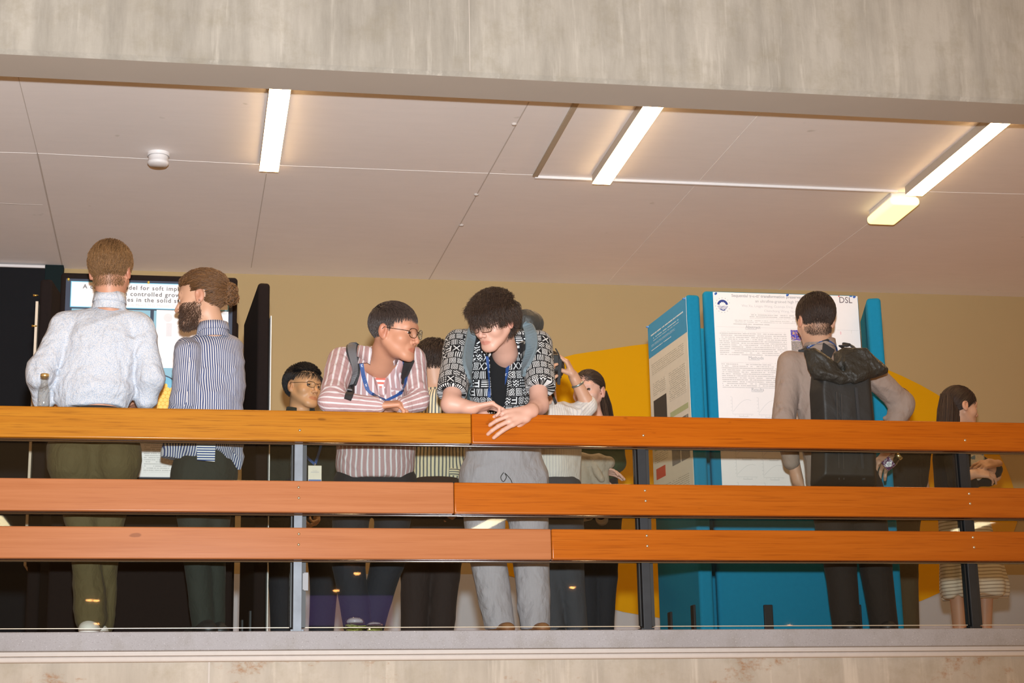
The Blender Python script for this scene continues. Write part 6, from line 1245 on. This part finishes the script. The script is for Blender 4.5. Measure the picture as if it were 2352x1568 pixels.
    for kk in (-.006,0,.006): mb.sheet(k+nn*.0297+ax*kk,e2,ax,[(-.008,-.0012),(.008,-.0012),(.008,.0012),(-.008,.0012)],0,.0003,nn)
    mb.build('label_mark',navy,bt)
    mb=MB(); mb.lathe([(.0225,.100),(.0235,.101),(.0235,.114),(.0205,.117),(.0195,.113)],o,ax=ax,n=28); mb.build('neck_ring',plain('gold_rim',(.7,.55,.25),.25,.9),bt)
person_taupe()
# ================= person J: bulky dark jacket beyond the man in taupe
def person_dark():
    Y=1.75; pe=person(*P(2075,980,Y)[:2],'person in a bulky dark jacket behind the hand holding the bottle')
    H=Head(P(2062,938,Y),165,0,0,.98); nk=P(2064,1000,Y+.02); core=[cone(P(2072,1040,Y),P(2072,1120,Y),.09,.10,.04),cone(P(2030,1030,Y),P(2115,1030,Y),.045,.045,.04)]
    q=H.skull(nk,.055)+[cone(nk,P(2070,1040,Y),.05,.06,.03)]+core
    for s_,x in ((0,2022),(1,2118)): q+=[cone(P(x,1040,Y),P(x+3,1120,Y+.08),.036,.03,.02),cone(P(x+3,1120,Y+.08),P(x+5,1130,Y+.24),.03,.024,.02)]+hand(P(x+5,1130,Y+.24),(0,1,0),(0,0,-1),1-2*s_)
    skin('body',q,SK['light'],pe,.006,H)
    hair(H,'hair',HBr,pe,lambda p:p[2]>-.05 and p[1]<.05,lambda p:(p[0],-.3,-.9),.04,n=900,r=.0022,lift=.008,seed=35)
    sp=[cone(P(2040,1030,Y),P(2102,1030,Y),.075,.075,.05),cone(P(2068,1060,Y),P(2064,1140,Y),.17,.15,.05,flat=((0,1,0),.7)),cone(P(2110,1035,Y),P(2106,1100,Y),.070,.060,.03),cone(P(2028,1035,Y),P(2026,1110,Y),.065,.055,.03)]+wrap(core)+[cone(P(2105,1100,Y),P(2110,1125,Y+.15),.055,.045,.02),cone(P(2027,1100,Y),P(2028,1125,Y+.15),.055,.045,.02)]
    for k in range(7):
        a=P(2122-2.5*k,1048+11*k,Y-.03); sp.append(ell(a,(.017,.03,.015),k=.008))
    garment('jacket',sp,fabric('puffed_black_jacket',col=(.020,.017,.015),wr=.7,wscale=13),pe,.009,disp=folds(95,.006,34))
    garment('trousers',legs(P(2052,1160,Y),P(2080,1165,Y),P(2056,1320,Y),P(2082,1320,Y),P(2062,1500,Y),P(2090,1500,Y),.085,.066,.058,waist=P(2066,1130,Y),rw=.13,k=.03),fabric('olive_brown_trousers',col=(.075,.055,.03),wr=.5),pe,.011)
    shoes(pe,shoeB,[P(2062,1502,Y),P(2090,1502,Y)],dirv=(0,1,0))
person_dark()
# ================= person K: woman with long dark hair, striped skirt
def person_skirt():
    Y=1.85; pe=person(*P(2210,980,Y)[:2],'woman with long dark hair, black cardigan and pale striped skirt, arms crossed')
    H=Head(P(2205,935,Y),96,6,0,1.04); nk=P(2196,1000,Y+.01)
    shN,shF=P(2188,1035,Y-.1),P(2205,1032,Y+.12); elN=P(2200,1105,Y-.16); elF=P(2285,1092,Y-.06); wN=P(2262,1082,Y-.19); wF=P(2262,1072,Y-.15)
    core=[cone(P(2196,1040,Y),P(2205,1130,Y),.085,.095,.04),cone(shN,shF,.040,.040,.04),cone(shN,elN,.036,.032,.02)]
    q=H.skull(nk,.044,jaw=.9,nose=.98)+[cone(nk,P(2196,1035,Y),.044,.06,.03)]+core+[cone(elN,P(2236,1088,Y-.19),.030,.026,.02),cone(shF,elF,.036,.034,.02),cone(elF,P(2272,1062,Y-.17),.030,.024,.02)]
    q+=hand(P(2236,1088,Y-.19),(.95,-.15,.0),(-.2,.6,-.6),-1,curls=(.4,.5,.5,.6),sc=.95)+hand(P(2286,1064,Y-.17),(-.9,-.1,-.1),(0,.7,-.7),1,curls=(.5,.6,.6,.7),sc=.95)
    # bare legs carry on from the hips
    q+=[cone(P(2205,1130,Y),P(2208,1200,Y),.095,.10,.04),cone(P(2208,1200,Y),P(2200,1360,Y-.02),.075,.050,.03),cone(P(2200,1360,Y-.02),P(2208,1500,Y),.050,.032,.02),cone(P(2222,1200,Y+.06),P(2262,1360,Y+.05),.075,.048,.03),cone(P(2262,1360,Y+.05),P(2262,1500,Y+.05),.048,.032,.02),half((0,0,.012),(0,0,-1))]
    skin('body',q,SK['light'],pe,.0042,H,ear=.3)
    mask=lambda p:(p[2]>.045-.5*abs(p[0]) if p[1]>.045 else p[2]>(-.05 if p[1]<.02 else .0))
    hair(H,'hair',HD,pe,mask,lambda p:(p[0]*1.2,-.75,-.8),lambda p:.13,n=2600,r=.0018,lift=.006,seed=36,segs=8)
    rs=np.random.RandomState(6); S=[]
    for i in range(900):
        u,v=rs.rand(),rs.randn(); x0=2150+62*u; Yy=Y+.02+.085*math.sin(u*3)*np.clip(v,-1,1)-.02; 
        S.append([P(x0*.75+2190*.25,903+14*rs.rand(),Yy+.01),P(x0+3,940,Yy),P(x0+1,970,Yy),P(x0-2+rs.randn()*2,1010,Yy),P(x0-3+rs.randn()*3,1035+12*rs.rand(),Yy-.01)])
    hair_tubes('long_hair',S,.0026,HD,pe)
    H.eyes(pe); H.brows(pe,HD)
    bc=fabric('black_cardigan',col=(.014,.014,.017),wr=.4)
    sp=[cone(P(2185,1035,Y-.06),P(2200,1035,Y+.06),.075,.07,.05),cone(P(2190,1055,Y),P(2196,1150,Y),.125,.12,.05,flat=((0,1,0),.9)),cone(shN,elN,.056,.056,.02),cone(elN,P(2215,1108,Y-.17),.054,.04,.02),cone(shF,P(2278,1085,Y-.05),.050,.054,.03),cone(P(2278,1085,Y-.05),P(2288,1078,Y-.10),.052,.040,.02),sub(cone(P(2270,1020,Y-.25),P(2262,1100,Y-.3),.05,.04,k=.01))]+wrap(core[:2])+[cone(P(2235,1100,Y),P(2270,1100,Y-.03),.04,.045,.03)]
    garment('cardigan',sp,bc,pe,.009,disp=folds(97,.004,24))
    V,Q=mesh_field([cone(P(2225,1040,Y-.02),P(2232,1075,Y-.03),.085,.085,flat=((0,1,0),.9))],.008); me=np_mesh('blouse',V,Q); uv=me.uv_layers.new(name='UVMap'); vv=V[Q]; uv.data.foreach_set('uv',np.stack([vv[...,0],vv[...,2]],-1).astype(np.float32).ravel()); link('blouse',me,fabric('blouse_white_blue',lambda t,u,v:t.mix(t.ramp(t.noise(t.comb(u,v,0.),22,3),[(.5,(0,0,0)),(.56,(1,1,1))]),(.62,.58,.52),(.12,.22,.36))),pe)
    sk=[cone(P(2206,1150,Y),P(2236,1345,Y),.135,.205,.03,flat=((0,1,0),.75)),half(P(2236,1372,Y),(.03,0,-1))]
    rs=np.random.RandomState(1)
    def pleat(X):
        c=P(2220,1300,Y); a=np.arctan2(X[:,1]-c[1],X[:,0]-c[0]); zt=np.clip((P(2220,1180,Y)[2]-X[:,2])/.35,0,1); return np.sin(a*9+np.sin(a*3)*1.3)*.010*zt
    garment('skirt',sk,fabric('skirt_striped',stripes((.66,.60,.50),(.34,.28,.22),.020,.30,'v',soft=.10,wob=.15),wr=.3),pe,.0075,[zone(P(2206,1150,Y),P(2236,1400,Y),.2,.2,(0,-1,0),.18)],disp=pleat)
    shoes(pe,shoeB,[P(2208,1503,Y),P(2262,1503,Y+.05)],dirv=(1,0,0))
person_skirt()
# ------------------------------------------------------------------ small things
p=P(100,930,.022); p[2]=.987
e=empty('glass_bottle',p,'empty glass bottle with a gold cap standing on the handrail by the white shirted man','bottle')
mb=MB(); mb.lathe([(0,.0005),(.024,.001),(.0265,.006),(.0265,.075),(.022,.095),(.0165,.108),(.0155,.125),(.0175,.128),(.0175,.136),(.014,.136),(.014,.110),(.020,.093),(.0245,.074),(.0245,.006),(0,.004)],p,n=28); mb.build('bottle',glass('bottle_glass',(.955,.96,.955),.05),e)
mb=MB(); mb.lathe([(.0178,.136),(.019,.137),(.019,.149),(.017,.151),(0,.151)],p,n=28); mb.build('cap',plain('gold_cap',(.7,.5,.22),.3,.8),e)
cupm=plain('frosted_cup',(.50,.48,.50),.25); lf=plain('green_sprigs',(.28,.30,.05),.5,var=.4,scale=90)
for i,(x,y,sx,h) in enumerate([(815,1446,.046,.082),(860,1447,.040,.060)]):
    p=P(x,y,.20); p[2]=.0
    e=empty('plastic_cup',p,['larger clear plastic cup with green sprigs at the foot of the glass panel','smaller clear plastic cup with green sprigs, right of the larger one'][i],'cup')
    mb=MB(); mb.lathe([(0,.002),(sx*.8,.002),(sx,.045),(sx*1.0,h*.62),(sx*.85,h*.85),(sx*.5,h),(0,h*1.02)],p,n=28); mb.build('lid' if 0 else 'cup',glass('cup_plastic_%d'%i,(.93,.93,.94),.10),e)
    V,Q=mesh_field([ell(p+np.array([0,0,h*.70]),(sx*.86,sx*.86,h*.24)),half(p+np.array([0,0,h*.62]),(0,0,-1))],.005); link('frosted_dome',np_mesh('frosted_dome',relax(V,Q,1),Q),cupm,e)
    rs=np.random.RandomState(i); S=[]
    for k in range(60):
        a=rs.rand()*6.28; r0=sx*.7*rs.rand(); o=p+np.array([math.cos(a)*r0,math.sin(a)*r0,.012+.03*rs.rand()]); d=np.array([rs.randn(),rs.randn()*.4,rs.randn()*.35])*.014; S.append([o-d,o+[0,0,.003],o+d])
    mb=MB(); [mb.tube(s_,[.0022,.003,.001],5) for s_ in S]; o=mb.build('sprigs',lf,e); o['kind']='stuff'
